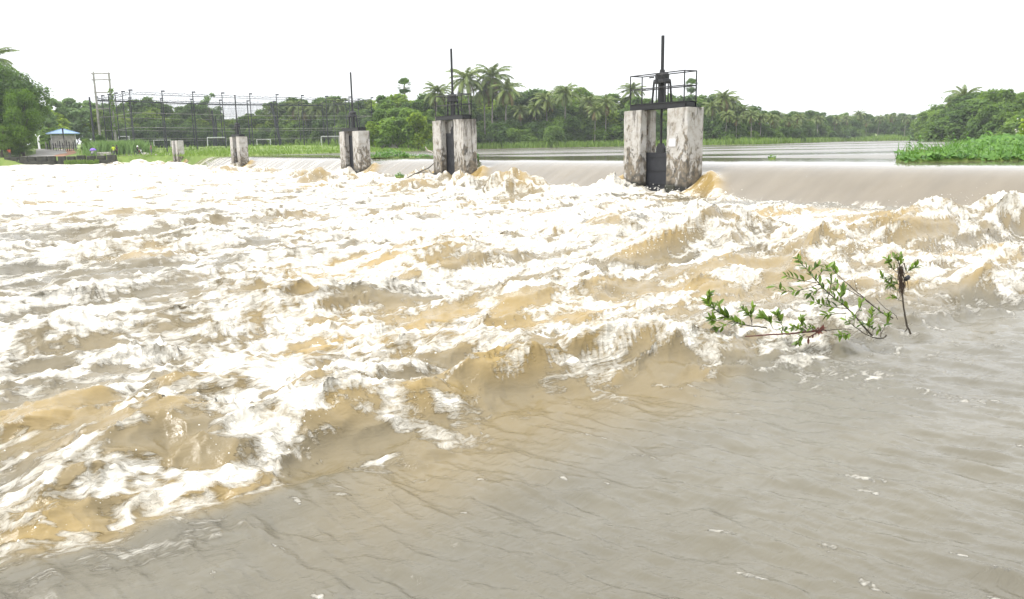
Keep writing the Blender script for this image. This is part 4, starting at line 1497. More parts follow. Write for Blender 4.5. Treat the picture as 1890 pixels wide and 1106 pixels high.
wall = thing('broken_wall', 'low dark mossy masonry wall in gapped blocks along the water at left', 'wall', (-78, 138.4, 0))
wx = lambda px: at(px, 295, 138.2)
fr = random.Random(3)
a, b_ = wx(8), wx(216)
dirw = (b_ - a).normalized()
nrm = Vector((dirw.y, -dirw.x, 0))
wall.rotation_euler = (0, 0, math.atan2(dirw.y, dirw.x))
Lx = lambda px: (wx(px) - Vector((-78, 138.4, 0))).dot(Vector((dirw.x, dirw.y, 0)))
yo = (a - Vector((-78, 138.4, 0))).dot(Vector((-dirw.y, dirw.x, 0)))
for x0, x1 in ((8, 104), (107, 216)):
    mb = MB()
    mb.box(Lx(x0), Lx(x1), yo - 0.35, yo + 0.35, -0.8, 0.82, 0.06)
    mb.build('footing', M['oldwall'], wall)
for x0, x1 in ((9, 34), (36, 51.5), (53.5, 66.5), (68.5, 87.5), (89.5, 103), (108, 121.5), (124.5, 139.5), (142.5, 158.5), (161.5, 176.5), (179.5, 195.5), (198.5, 215)):
    mb = MB()
    mb.box(Lx(x0), Lx(x1), yo - 0.3, yo + 0.3, 0.822, 1.60 + fr.uniform(-0.08, 0.06), 0.09)
    mb.build('block', M['oldwall'], wall)

blk = MB()
p0, p1 = at(180, 286, 141), at(204, 286, 141)
blk.box(-1.1, 1.1, -0.4, 0.4, -0.3, 0.62, 0.08)
o = blk.build('concrete_block', M['rock'])
o.location = ((p0.x + p1.x) / 2, 141, 1.5)
tag(o, 'pale concrete slab lying behind the broken wall beside the violet umbrella', 'block')


def strip(name, pts, half, mat, lift):
    """a path laid on the ground along a line"""
    V, F = [], []
    dense = []
    for i in range(len(pts) - 1):
        for k in range(8):
            dense.append(Vector(pts[i]).lerp(Vector(pts[i + 1]), k / 8))
    dense.append(Vector(pts[-1]))
    nc = 7
    for i, p in enumerate(dense):
        d = (dense[min(i + 1, len(dense) - 1)] - dense[max(i - 1, 0)]).normalized()
        sd_ = Vector((d.y, -d.x))
        hw = half[0] + (half[1] - half[0]) * i / (len(dense) - 1)
        for j in range(nc):
            q = p + sd_ * hw * (2 * j / (nc - 1) - 1)
            V.append((q.x, q.y, gz1(q.x, q.y) + lift))
    return kind(link(name, mesh_np(name, np.array(V), grid_faces(len(dense), nc)[:, ::-1].copy(), mat, True)), 'structure')


strip('road', [(-80.5, 139.8), (-83, 150), (-91, 164), (-101, 178), (-113, 196), (-123, 210)], (2.6, 2.0), M['road'], 0.06)
strip('road_verge', [(-77.2, 141), (-79.6, 150), (-87, 163), (-97, 177)], (1.0, 0.8), M['red_earth'], 0.05)
strip('path', [(-68.2, 141.8), (-62.5, 142.6), (-57.5, 142.0)], (1.6, 1.4), M['road'], 0.06)
tag_ramp = MB()

# hut
hx, hy, hz0, hz1 = upright(118, 264, 164, 247)
hut = thing('hut', 'small grey walled hut under a pale blue pyramid roof', 'hut', (hx, hy, hz0), 0.5)
we, ze, za = 2.95, hz1 - hz0, at(118, 237.5, 164).z - hz0
mb = MB()
mb.add([(-we, -we, ze), (we, -we, ze), (we, we, ze), (-we, we, ze), (0, 0, za), (-we, -we, ze - 0.06), (we, -we, ze - 0.06), (we, we, ze - 0.06), (-we, we, ze - 0.06)],
       [(0, 1, 4), (1, 2, 4), (2, 3, 4), (3, 0, 4), (5, 6, 1, 0), (6, 7, 2, 1), (7, 8, 3, 2), (8, 5, 0, 3), (8, 7, 6, 5)])
rf = mb.build('roof', M['roof_blue'], hut)
for q in range(4):
    c_, s_ = math.cos(q * math.pi / 2), math.sin(q * math.pi / 2)
    e = Vector(((we * c_ + we * s_), (we * s_ - we * c_), ze + 0.03))
    mb = MB()
    mb.tube([e, (0, 0, za + 0.03)], 0.05, 5)
    mb.build('hip_cap', M['roof_blue'], rf)
for (x0, x1, y0, y1) in ((-1.95, 1.95, -1.99, -1.95), (-1.95, 1.95, 1.95, 1.99), (-1.99, -1.95, -1.94, 1.94), (1.95, 1.99, -1.94, 1.94)):
    mb = MB()
    mb.box(x0, x1, y0, y1, 0.3, ze - 0.35)
    mb.build('wall', M['tarp'], hut)
for sx in (-1, 1):
    for sy in (-1, 1):
        mb = MB()
        mb.tube([(sx * 2.1, sy * 2.1, -0.3), (sx * 2.1, sy * 2.1, ze - 0.05)], 0.08, 6)
        mb.build('post', M['white_paint'], hut)

fx0, fy0, _, _ = upright(84, 272, 157, 260)
fence = thing('picket_fence', 'uneven fence of dark palings in front of the hut', 'fence', (fx0, fy0, 0))
for j, px in enumerate([85, 88, 92, 95, 99, 103, 107, 111, 116, 120, 124, 128, 132, 136, 140, 151]):
    x_, y_, z0, z1 = upright(px, 272, 157 + 0.6 * math.sin(j), 262 + 3 * math.sin(j * 1.7))
    mb = MB()
    mb.tube([(x_ - fx0, y_ - fy0, z0 - 0.2), (x_ - fx0 + fr.uniform(-0.08, 0.08), y_ - fy0, z1)], 0.09 if j % 3 else 0.13, 5)
    mb.build('picket', M['dark_pole' if j % 3 else 'pole_wood'], fence)
for k_, (px0, px1) in enumerate(((84, 110), (110, 137), (137, 152))):
    xa, ya, za_, _ = upright(px0, 272, 157.2, 262)
    xb, yb_, zb_, _ = upright(px1, 272, 157.2, 262)
    for hh in (0.45, 1.0):
        mb = MB()
        mb.tube([(xa - fx0, ya - fy0 + 0.12, za_ + hh), (xb - fx0, yb_ - fy0 + 0.12, zb_ + hh)], 0.035, 5)
        mb.build('rail', M['dark_pole'], fence)

x_, y_, z0, z1 = upright(118.5, 266, 159, 236)
mb = MB()
mb.tube([(x_, y_, z0 - 0.3), (x_ + 0.05, y_, z0 + 0.5 * (z1 - z0)), (x_, y_, z1)], [0.09, 0.08, 0.16], 7)
tag(mb.build('wooden_pole', M['dark_pole']), 'dark pole standing in front of the blue hut roof', 'pole')
x_, y_, z0, z1 = upright(174, 262, 152, 179)
mb = MB()
mb.tube([(x_, y_, z0 - 0.3), (x_, y_, z1)], [0.2, 0.15], 7)
tag(mb.build('wooden_pole', M['dark_pole']), 'dark short pole just left of the twin pole frame', 'pole')
x_, y_, z0, z1 = upright(72, 268, 176, 251)
sp = thing('gate_post', 'white forked post standing by the far end of the road', 'post', (x_, y_, z0))
mb = MB()
mb.box(-0.16, 0.16, -0.16, 0.16, -0.2, z1 - z0 - 0.3, 0.03)
mb.build('post', M['white_paint'], sp)
mb = MB()
mb.tube([(-0.55, 0, z1 - z0 + 0.3), (0, 0, z1 - z0 - 0.28), (0.4, 0, z1 - z0 + 0.05)], 0.13, 5)
mb.build('fork', M['white_paint'], sp)

# twin pole frame of the power line
HP = []
for px, yb, yt in ((186, 262, 132), (214, 262, 134)):
    HP.append(upright(px, yb, 160, yt))
tw = thing('power_pole', 'tall twin pole frame with cross arms carrying the power line', 'pole', (HP[0][0], HP[0][1], HP[0][2]))
o0 = Vector((HP[0][0], HP[0][1], HP[0][2]))
for x_, y_, z0, z1 in HP:
    mb = MB()
    mb.tube([(x_ - o0.x, y_ - o0.y, -0.5), (x_ - o0.x, y_ - o0.y, (z1 - o0.z) * 0.5), (x_ - o0.x, y_ - o0.y, z1 - o0.z)], [0.24, 0.21, 0.17], 8)
    mb.build('pole', M['pole_wood'], tw)
dxp = HP[1][0] - HP[0][0]
for ypx, ov in ((136, 0.35), (147.5, 0.4), (171, 0.1), (201, 0.1)):
    zz = at(190, ypx, 160).z - o0.z
    mb = MB()
    mb.box(-ov, dxp + ov, -0.26, -0.15, zz - 0.11, zz + 0.11)
    mb.build('cross_arm', M['pole_wood'], tw)
for k_ in range(3):
    zz = at(190, 136, 160).z - o0.z
    mb = MB()
    mb.tube([(dxp * k_ / 2, -0.16, zz + 0.07), (dxp * k_ / 2, -0.16, zz + 0.3), (dxp * k_ / 2, -0.16, zz + 0.5)], [0.05, 0.1, 0.05], 6)
    mb.build('insulator', M['white_paint'], tw)
rr = np.random.default_rng(91)
nv = 420
zz = rr.uniform(3.5, 11.5, nv)
V, F = leaf_quads(np.stack([dxp + 0.28 * rr.standard_normal(nv), 0.28 * rr.standard_normal(nv), zz], 1), rr.standard_normal((nv, 3)), 0.3, 1.4, rr)
kind(link('vine', mesh_np('vine', V, F, M['leaf_mid'], False, {'tint': ('FACE', rr.random(nv))}), tw), 'stuff')
pl_ = thing('power_line', 'pair of thin pale power cables crossing the white sky', 'cable', (HP[0][0], HP[0][1], HP[0][2]))
for k_ in (0, 1):
    ctrl = [Vector((HP[k_][0], HP[k_][1] - 0.16, at(190, 136, 160).z + 0.5)), at(690, 126 + 2 * k_, 120), at(1030, 70 + 3 * k_, 75), at(1720, 2 + 5 * k_, 44), at(2300, -60, 36)]
    pts = []
    for i in range(len(ctrl) - 1):
        g = [ctrl[max(i - 1, 0)], ctrl[i], ctrl[i + 1], ctrl[min(i + 2, len(ctrl) - 1)]]
        for q in range(10):
            u = q / 10
            pts.append(0.5 * ((2 * g[1]) + (g[2] - g[0]) * u + (2 * g[0] - 5 * g[1] + 4 * g[2] - g[3]) * u * u + (3 * g[1] - 3 * g[2] + g[3] - g[0]) * u ** 3))
    mb = MB()
    mb.tube([p - o0 for p in pts], 0.008, 4)
    mb.build('cable', M['wire'], pl_)

# ------------------------------------------------------------------ the net enclosure of the playing field
CA, CB, CC_ = Vector((-66, 146, 0)), Vector((-29.6, 180, 0)), Vector((-80.4, 163, 0))
CD = CB + CC_ - CA
ZT = 12.0
cage = thing('net_enclosure', 'huge dark net cage on tall slim posts around the playing field', 'net enclosure', tuple(CA))
for (p, q, ns) in ((CA, CB, 9), (CA, CC_, 5), (CC_, CD, 8), (CB, CD, 4)):
    for i in range(ns + 1):
        if (i == 0 and p is not CA) or (i == ns and q is CD and p is CB) or (i == 0 and p is CA and q is CC_):
            continue
        s = p.lerp(q, i / ns)
        z0 = gz1(s.x, s.y)
        mb = MB()
        mb.tube([(s.x - CA.x, s.y - CA.y, z0 - 0.3), (s.x - CA.x, s.y - CA.y, ZT + 0.5)], [0.11, 0.075], 6)
        po = mb.build('post', M['dark_pole'], cage)
        mb = MB()
        mb.box(s.x - CA.x - 0.1, s.x - CA.x + 0.5, s.y - CA.y - 0.16, s.y - CA.y + 0.16, ZT + 0.51, ZT + 0.75)
        mb.build('floodlight', M['dark_pole'], po)
    d = q - p
    for zz, rad in ((ZT, 0.045), (ZT + 0.35, 0.04), (8.8, 0.03), (6.3, 0.03), (4.4, 0.02)):
        if p is CC_ and zz == ZT:
            rad = 0.13
        mb = MB()
        mb.tube([p - CA + Vector((0, 0, zz)), p.lerp(q, 0.5) - CA + Vector((0, 0, zz - 0.25)), q - CA + Vector((0, 0, zz))], rad, 4)
        mb.build('rope', M['net' if zz > 9 else 'pole_wood'], cage)
    # the net: strands, too many and too fine to count
    V, F = [], []
    nv = int(d.length / 0.28)
    ev = d.normalized()
    for i in range(nv + 1):
        s = p.lerp(q, i / nv) - CA
        z0 = 2.2
        b0 = len(V)
        w = ev * 0.015
        V += [tuple(s - w + Vector((0, 0, z0))), tuple(s + w + Vector((0, 0, z0))), tuple(s + w + Vector((0, 0, ZT))), tuple(s - w + Vector((0, 0, ZT)))]
        F.append((b0, b0 + 1, b0 + 2, b0 + 3))
    for i in range(34):
        zz = 2.4 + i * 0.285
        b0 = len(V)
        A_, B_ = p - CA, q - CA
        V += [(A_.x, A_.y, zz - 0.015), (B_.x, B_.y, zz - 0.015), (B_.x, B_.y, zz + 0.015), (A_.x, A_.y, zz + 0.015)]
        F.append((b0, b0 + 1, b0 + 2, b0 + 3))
    kind(link('net', mesh_np('net', np.array(V), np.array(F), M['net']), cage), 'stuff')
    mb = MB()
    for i in range(int(d.length / 0.8)):
        s0, s1 = p.lerp(q, i * 0.8 / d.length) - CA, p.lerp(q, min(1, (i + 1) * 0.8 / d.length)) - CA
        mb.tube([s0 + Vector((0, 0, ZT if i % 2 else ZT + 0.35)), s1 + Vector((0, 0, ZT + 0.35 if i % 2 else ZT))], 0.03, 3)
    kind(mb.build('lacing', M['net'], cage), 'stuff')
for (pxa, ya, pxb, yb, D, rad) in ((391, 204, 396, 272, 178, 0.32), (397, 214, 399, 272, 179, 0.22), (499, 190, 519, 272, 183, 0.36)):
    A_, B_ = at(pxa, ya, D), at(pxb, yb, D)
    mb = MB()
    mb.tube([A_ - CA, A_.lerp(B_, 0.4) - CA + Vector((0.15, 0, 0)), B_ - CA], [rad * 0.6, rad * 0.8, rad], 7)
    mb.build('net_bundle', M['net'], cage)

for x0, x1, yt, yb, D, lab in [(285, 316, 259, 274, 172, 'white goal frame just left of the farthest pier'), (384, 418, 254, 272, 176, 'white goal frame left of the small far gate pier'), (475, 500, 258, 271, 186, 'small white goal frame right of the small far gate pier'),
                               (594, 627, 252, 268, 184, 'white goal frame left of the pier with the bare platform'), (222, 240, 252, 270, 168, 'white goal frame half hidden in the tall reeds')]:
    A_, B_ = at(x0, yb, D), at(x1, yb, D + 1.5)
    z0 = gz1((A_.x + B_.x) / 2, (A_.y + B_.y) / 2)
    hgt = at(x0, yt, D).z - z0
    g = thing('goal', lab, 'goal', (A_.x, A_.y, z0), math.atan2(B_.y - A_.y, B_.x - A_.x), 'goal frames on the playing field')
    W = (B_ - A_).xy.length
    for xx in (0, W):
        mb = MB()
        mb.tube([(xx, 0, -0.2), (xx, 0, hgt)], 0.075, 6)
        mb.build('post', M['white_paint'], g)
        mb = MB()
        mb.tube([(xx, 0.02, hgt - 0.05), (xx, 0.4, hgt - 0.1), (xx, 1.3, 0)], 0.05, 5)
        mb.build('stay', M['white_paint'], g)
    mb = MB()
    mb.tube([(-0.07, 0, hgt), (W + 0.07, 0, hgt)], 0.08, 6)
    mb.build('crossbar', M['white_paint'], g)

# far house among the trees behind the cage
p = at(503, 239, 231)
hs = thing('house', 'low house with a pale blue sheet roof glimpsed through the net enclosure', 'house', (p.x, p.y, gz1(p.x, p.y)), 0.3)
zr = p.z - gz1(p.x, p.y)
mb = MB()
mb.box(-1.3, 1.3, -1, 1, -0.3, zr - 0.2)
mb.build('wall', M['tarp'], hs)
mb = MB()
mb.rings([[(-1.6, -1.4, zr - 0.19), (1.6, -1.4, zr - 0.19), (1.6, 1.4, zr - 0.19), (-1.6, 1.4, zr - 0.19)], [(-1.6, -0.05, zr + 0.5), (1.6, -0.05, zr + 0.5), (1.6, 0.05, zr + 0.5), (-1.6, 0.05, zr + 0.5)]])
mb.build('roof', M['roof_blue'], hs)

# rock on the shore, snag and drift branch by the second pier
def lump(name, x, y, z, rx, ry, rz_, mat, label, cat, seed):
    r_ = random.Random(seed)
    mb = MB()
    rings = []
    for k_ in range(7):
        f = -0.5 + 1.5 * k_ / 6
        e = math.sqrt(max(0.03, 1 - f * f)) if f > 0 else 1.0
        rings.append([(rx * e * math.cos(q) * r_.uniform(0.82, 1.12), ry * e * math.sin(q) * r_.uniform(0.82, 1.12), rz_ * f) for q in [6.2832 * i / 10 for i in range(10)]])
    mb.rings(rings)
    o = mb.build(name, mat)
    o.location = (x, y, z)
    return tag(o, label, cat)


p = at(718, 266, 171)
lump('rock', p.x, p.y, gz1(p.x, p.y), 2.2, 1.2, 1.3, M['rock'], 'pale boulder on the grassy shore left of the middle pier', 'rock', 4)
p = at(268, 288, 141.5)
lump('rock', p.x, p.y, 1.35, 0.8, 0.5, 0.6, M['rock'], 'brown boulder at the landing below the standing person', 'rock', 5)
mb = MB()
A_ = at(800, 284, 112)
mb.tube([(0.15, 0, -0.3), (-0.25, 0, 0.1), (-0.8, 0.1, 0.35), (-1.1, 0.1, 0.85)], [0.16, 0.15, 0.12, 0.07], 7)
o = mb.build('driftwood', M['driftwood'])
o.location = (A_.x, A_.y, 1.3)
tag(o, 'curved pale dead branch sticking out of the water left of the second nearest pier', 'driftwood')
db_ = thing('drift_branch', 'long dark bare branch jammed against the foot of the second nearest pier', 'branch', tuple(at(745, 332, 51)))
o0 = at(745, 332, 51)
mb = MB()
mb.tube([at(742, 334, 51) - o0, at(765, 321, 51.5) - o0, at(790, 311, 52.3) - o0, at(803, 300, 53) - o0], [0.025, 0.035, 0.035, 0.02], 6)
mb.build('stem', M['stem'], db_)
mb = MB()
mb.tube([at(765, 321, 51.5) - o0, at(778, 318, 51.6) - o0, at(792, 318, 51.8) - o0], [0.04, 0.03, 0.015], 5)
mb.build('twig', M['stem'], db_)

# ------------------------------------------------------------------ people
def fingers(J, E, R, hi, d, up):
    sd_ = d.cross(up).normalized()
    for k_, (o_, l_) in enumerate(((-0.034, 0.07), (-0.011, 0.085), (0.012, 0.08), (0.034, 0.06))):
        J.append(J[hi] + d * 0.05 + sd_ * o_)
        R.append(0.011)
        E.append((hi, len(J) - 1))
        J.append(J[-1] + d * l_ * 0.7 + up * 0.02)
        R.append(0.009)
        E.append((len(J) - 2, len(J) - 1))
    J.append(J[hi] + sd_ * 0.05 + d * 0.03)
    R.append(0.012)
    E.append((hi, len(J) - 1))


def person(loc, rz, label, top, legs, sit=0.0, lean=0.0, arm_l=(0.1, -0.15, -0.55), arm_r=(-0.1, -0.15, -0.55), hair='hair', helmet=False):
    """one continuous figure facing local -Y; sit 0 stands, 1 sits"""
    th = thing('person', label, 'person', loc, rz)
    hip = 0.93 - 0.42 * sit
    J, E, R = [], [], []

    def add(v, r_, par=None):
        J.append(Vector(v))
        R.append(r_)
        if par is not None:
            E.append((par, len(J) - 1))
        return len(J) - 1
    f = -math.sin(lean)
    c = math.cos(lean)
    pel = add((0, 0, hip), 0.15)
    wst = add((0, f * 0.2, hip + 0.2 * c), 0.125, pel)
    cht = add((0, f * 0.42, hip + 0.42 * c), 0.155, wst)
    nck = add((0, f * 0.58, hip + 0.57 * c), 0.06, cht)
    hd0 = add((0, f * 0.66 - 0.01, hip + 0.66 * c), 0.085, nck)
    hd1 = add((0, f * 0.76 - 0.02, hip + 0.77 * c), 0.095, hd0)
    nose = add((0, f * 0.70 - 0.115, hip + 0.69 * c), 0.016, hd0)
    for sx, am in ((1, arm_l), (-1, arm_r)):
        sh = add((0.19 * sx, f * 0.5, hip + 0.5 * c), 0.062, cht)
        am = Vector((abs(am[0]) * sx, am[1], am[2]))
        el = add(J[sh] + am * 0.5 + Vector((0.03 * sx, 0.04, 0)), 0.045, sh)
        wr = add(J[sh] + am, 0.03, el)
        d = (J[wr] - J[el]).normalized()
        ha = add(J[wr] + d * 0.06, 0.036, wr)
        fingers(J, E, R, ha, d, Vector((0, -1, 0.2)).normalized())
        kn = add((0.11 * sx, -0.42 * sit - 0.03, 0.49), 0.075, pel)
        an = add((0.12 * sx, -0.38 * sit, 0.09), 0.042, kn)
        add((0.13 * sx, -0.38 * sit - 0.15, 0.035), 0.036, an)
    me = bpy.data.meshes.new('body')
    me.from_pydata([tuple(v) for v in J], E, [])
    o = bpy.data.objects.new('body', me)
    C.objects.link(o)
    md = o.modifiers.new('skin', 'SKIN')
    md.use_smooth_shade = True
    for v, rr_ in zip(me.skin_vertices[0].data, R):
        v.radius = (rr_, rr_)
    me.skin_vertices[0].data[0].use_root = True
    o.modifiers.new('sub', 'SUBSURF').levels = 1
    dg = bpy.context.evaluated_depsgraph_get()
    ev = o.evaluated_get(dg)
    em = bpy.data.meshes.new_from_object(ev)
    em.name = 'body'
    bpy.data.objects.remove(o)
    for m_ in (M['skin'], M[top], M[legs]):
        em.materials.append(m_) if len(em.materials) < 3 else None
    em.materials.clear()
    for m_ in (M['skin'], M[top], M[legs]):
        em.materials.append(m_)
    neck_z = hip + 0.585 * c
    for p in em.polygons:
        ct = p.center
        if ct.z > neck_z and abs(ct.x) < 0.13:
            p.material_index = 0
        elif ct.z > hip - 0.04 and (abs(ct.x) < 0.30) and ct.z > hip - 0.04 and not (abs(ct.x) > 0.2 and ct.z < hip + 0.2 * c and sit < 0.5):
            p.material_index = 1
        elif 0.07 < ct.z <= hip - 0.04 and abs(ct.x) < 0.2:
            p.material_index = 2
        else:
            p.material_index = 0
    link('body', em, th)
    hm = MB()
    hc = J[hd1] + Vector((0, 0.015, 0.0))
    rads = ((0.075, -0.07), (0.108, 0.0), (0.104, 0.05), (0.075, 0.095), (0.03, 0.118)) if not helmet else ((0.13, -0.1), (0.145, 0.0), (0.135, 0.07), (0.09, 0.13), (0.03, 0.15))
    hm.rings([[(hc.x + a_ * math.cos(q), hc.y + 0.012 + a_ * math.sin(q) * 1.05, hc.z + z_) for q in [6.2832 * k_ / 10 for k_ in range(10)]] for a_, z_ in rads])
    hm.build('helmet' if helmet else 'hair', M['white_paint' if helmet else hair], th, True)
    return th


def gp(px, D):
    p = at(px, 285, D)
    return (p.x, p.y, gz1(p.x, p.y))


person(gp(18, 140.2), 0.4, 'bent over person in a coral shirt behind the left end of the broken wall', 'cloth_orange', 'cloth_grey', lean=0.9)
person(gp(171, 140.4), 0.2, 'person in white seated under the violet umbrella behind the broken wall', 'cloth_white', 'cloth_grey', sit=0.9, arm_r=(0.05, -0.35, -0.12))
person(gp(210.5, 140.6), 0.6, 'person in a bright lime top at the right end of the broken wall', 'cloth_lime', 'cloth_grey', arm_l=(0.15, -0.3, -0.4))
person(gp(216.5, 140.9), -0.4, 'person in dark clothes standing at the right end of the broken wall', 'cloth_dark', 'cloth_dark')
person(gp(280, 143.5), -0.8, 'person in grey brown clothes standing on the landing near the farthest pier', 'cloth_brown', 'cloth_grey', arm_l=(0.2, -0.3, -0.3))

# umbrella
ux, uy, uz = gp(172.5, 140.2)
um = thing('umbrella', 'open violet umbrella held above the broken wall', 'umbrella', (ux, uy, uz))
mb = MB()
n8 = 16
mb.rings([[(rad * math.cos(q) * (1 if i % 2 == 0 else 0.93), rad * math.sin(q) * (1 if i % 2 == 0 else 0.93), zz) for i, q in enumerate([6.2832 * k_ / n8 for k_ in range(n8)])] for rad, zz in ((0.55, 0.98), (0.5, 1.1), (0.36, 1.24), (0.18, 1.32), (0.02, 1.35))], cap=False)
mb.build('canopy', M['violet'], um)
mb = MB()
mb.tube([(0, 0, 0.5), (0, 0, 1.42)], 0.012, 6)
mb.build('shaft', M['chrome'], um)

# motorbike with rider
bx, by, bz = gp(256, 141.6)
bk = thing('motorbike', 'dark motorbike with a red tank parked on the gravel landing', 'motorbike', (bx, by, bz), -0.3)
for xx in (-0.62, 0.66):
    mb = MB()
    mb.tube([(xx + 0.29 * math.cos(q), 0, 0.30 + 0.29 * math.sin(q)) for q in [6.2832 * k_ / 18 for k_ in range(19)]], 0.045, 6)
    wh = mb.build('wheel', M['rubber'], bk)
    mb = MB()
    for k_ in range(6):
        q = 6.2832 * k_ / 6
        mb.tube([(xx, 0, 0.30), (xx + 0.26 * math.cos(q), 0, 0.30 + 0.26 * math.sin(q))], 0.012, 4)
    mb.build('rim', M['chrome'], wh)
mb = MB()
mb.tube([(-0.62, 0.06, 0.3), (-0.15, 0.06, 0.35), (0.2, 0, 0.62), (0.42, 0, 0.82)], 0.03, 5)
mb.box(-0.2, 0.22, -0.12, 0.12, 0.25, 0.52, 0.04)
mb.build('frame', M['rubber'], bk)
mb = MB()
mb.rings([[(x_, 0.13 * e * math.cos(q), 0.68 + 0.12 * e * math.sin(q)) for q in [6.2832 * k_ / 8 for k_ in range(8)]] for x_, e in ((-0.05, 0.5), (0.08, 1), (0.25, 1), (0.38, 0.5))])
mb.build('tank', M['red_paint'], bk)
mb = MB()
mb.box(-0.78, -0.06, -0.13, 0.13, 0.66, 0.76, 0.04)
mb.build('seat', M['cloth_dark'], bk)
mb = MB()
mb.tube([(0.66, 0.07, 0.3), (0.44, 0.07, 0.92)], 0.028, 5)
mb.tube([(0.66, -0.07, 0.3), (0.44, -0.07, 0.92)], 0.028, 5)
mb.build('fork', M['chrome'], bk)
mb = MB()
mb.tube([(0.3, -0.36, 1.0), (0.43, -0.15, 0.97), (0.43, 0.15, 0.97), (0.3, 0.36, 1.0)], 0.018, 5)
mb.build('handlebar', M['chrome'], bk)
mb = MB()
mb.tube([(0.46, 0, 0.84), (0.6, 0, 0.84)], [0.05, 0.1], 8)
mb.build('headlight', M['white_paint'], bk)
sn, cs = math.sin(-0.3), math.cos(-0.3)
person((bx - 0.28 * cs, by - 0.28 * sn, bz + 0.25), -0.3 + math.pi / 2, 'rider in dark clothes and a white helmet sitting on the motorbike', 'cloth_dark', 'cloth_dark', sit=1.0, lean=0.25, arm_l=(0.12, -0.5, -0.12), arm_r=(0.12, -0.5, -0.12), helmet=True)
# ------------------------------------------------------------------ foreground: torn branches and a drowned sapling
def leaf_proto(seed):
    r_ = random.Random(seed)
    st = [(-0.0, 0.03), (0.2, 0.26), (0.45, 0.38), (0.7, 0.3), (0.9, 0.12), (1.0, 0.02)]
    V, F = [], []
    bend = r_.uniform(0.1, 0.35)
    for u, w in st:
        zz = -bend * u * u + 0.05
        V += [(u, -w * 0.5, zz + 0.10 * w), (u, 0, zz), (u, w * 0.5, zz + 0.10 * w)]
    for k_ in range(len(st) - 1):
        b0 = 3 * k_
        F += [(b0, b0 + 1, b0 + 4, b0 + 3), (b0 + 1, b0 + 2, b0 + 5, b0 + 4)]
    return np.array(V), np.array(F), r_


LEAF = []
for k_ in range(5):
    V, F, _r = leaf_proto(k_)
    LEAF.append(mesh_np('leaf', V, F, M['twigleaf'], True, {'tint': ('FACE', np.full(len(F), 0.15 + 0.2 * k_))}))
DEAD = []
for k_ in range(3):
    V, F, _r = leaf_proto(20 + k_)
    DEAD.append(mesh_np('dead_leaf', V, F, M['deadleaf'], True, {'tint': ('FACE', np.full(len(F), 0.2 + 0.3 * k_))}))


def zp(zx, zy, D):
    return at(1260 + zx / 4.109, 440 + zy / 4.109, D)


class Branch:
    def __init__(self, name, label, cat, base, seed, group=None):
        self.o = base
        self.r = random.Random(seed)
        self.th = thing(name, label, cat, tuple(base), 0, group)
        self.n = 0
        self.full = 1.3

    def stem(self, pts, r0, r1, D0, D1, mat='stem', name='twig'):
        n = len(pts)
        W = [zp(p[0], p[1], D0 + (D1 - D0) * i / (n - 1)) for i, p in enumerate(pts)]
        fine = []
        for i in range(n - 1):
            g = [W[max(i - 1, 0)], W[i], W[i + 1], W[min(i + 2, n - 1)]]
            for q in range(4):
                u = q / 4
                fine.append(0.5 * ((2 * g[1]) + (g[2] - g[0]) * u + (2 * g[0] - 5 * g[1] + 4 * g[2] - g[3]) * u * u + (3 * g[1] - 3 * g[2] + g[3] - g[0]) * u ** 3) + Vector([self.r.uniform(-1, 1) * 0.004 for _ in range(3)]))
        fine.append(W[-1])
        mb = MB()
        mb.tube([p - self.o for p in fine], [r0 + (r1 - r0) * i / (len(fine) - 1) for i in range(len(fine))], 6)
        mb.build(name, M[mat], self.th, True)
        return fine

    def leaves(self, path, u0, u1, n, size=0.06,  lib=None, spread=1.0):
        n = int(n * self.full)
        for i in range(n):
            u = u0 + (u1 - u0) * (i + self.r.random()) / n
            k_ = min(int(u * (len(path) - 1)), len(path) - 2)
            f = u * (len(path) - 1) - k_
            p = path[k_].lerp(path[k_ + 1], f)
            d = (path[k_ + 1] - path[k_]).normalized()
            q = self.n * 2.4 + self.r.uniform(-0.5, 0.5)
            a = d.cross(Vector((0, 0, 1)))
            a = a.normalized() if a.length > 0.05 else Vector((1, 0, 0))
            b = a.cross(d).normalized()
            out = a * math.cos(q) + b * math.sin(q)
            ax = (d * 0.75 + out * 0.8 * spread + Vector((0, 0, 0.25))).normalized()
            up = (Vector((self.r.uniform(-0.6, 0.6), self.r.uniform(-0.9, 0.3), 1)))
            sy = up.cross(ax).normalized()
            sz = ax.cross(sy).normalized()
            s = 1.5 * size * self.r.uniform(0.65, 1.25)
            lf = bpy.data.objects.new('leaf' if lib is None else 'dead_leaf', (lib or LEAF)[self.r.randrange(len(lib or LEAF))])
            C.objects.link(lf)
            lf.parent = self.th
            pp = p - self.o
            lf.matrix_local = Matrix(((ax.x * s, sy.x * s, sz.x * s, pp.x), (ax.y * s, sy.y * s, sz.y * s, pp.y), (ax.z * s, sy.z * s, sz.z * s, pp.z), (0, 0, 0, 1)))
            self.n += 1


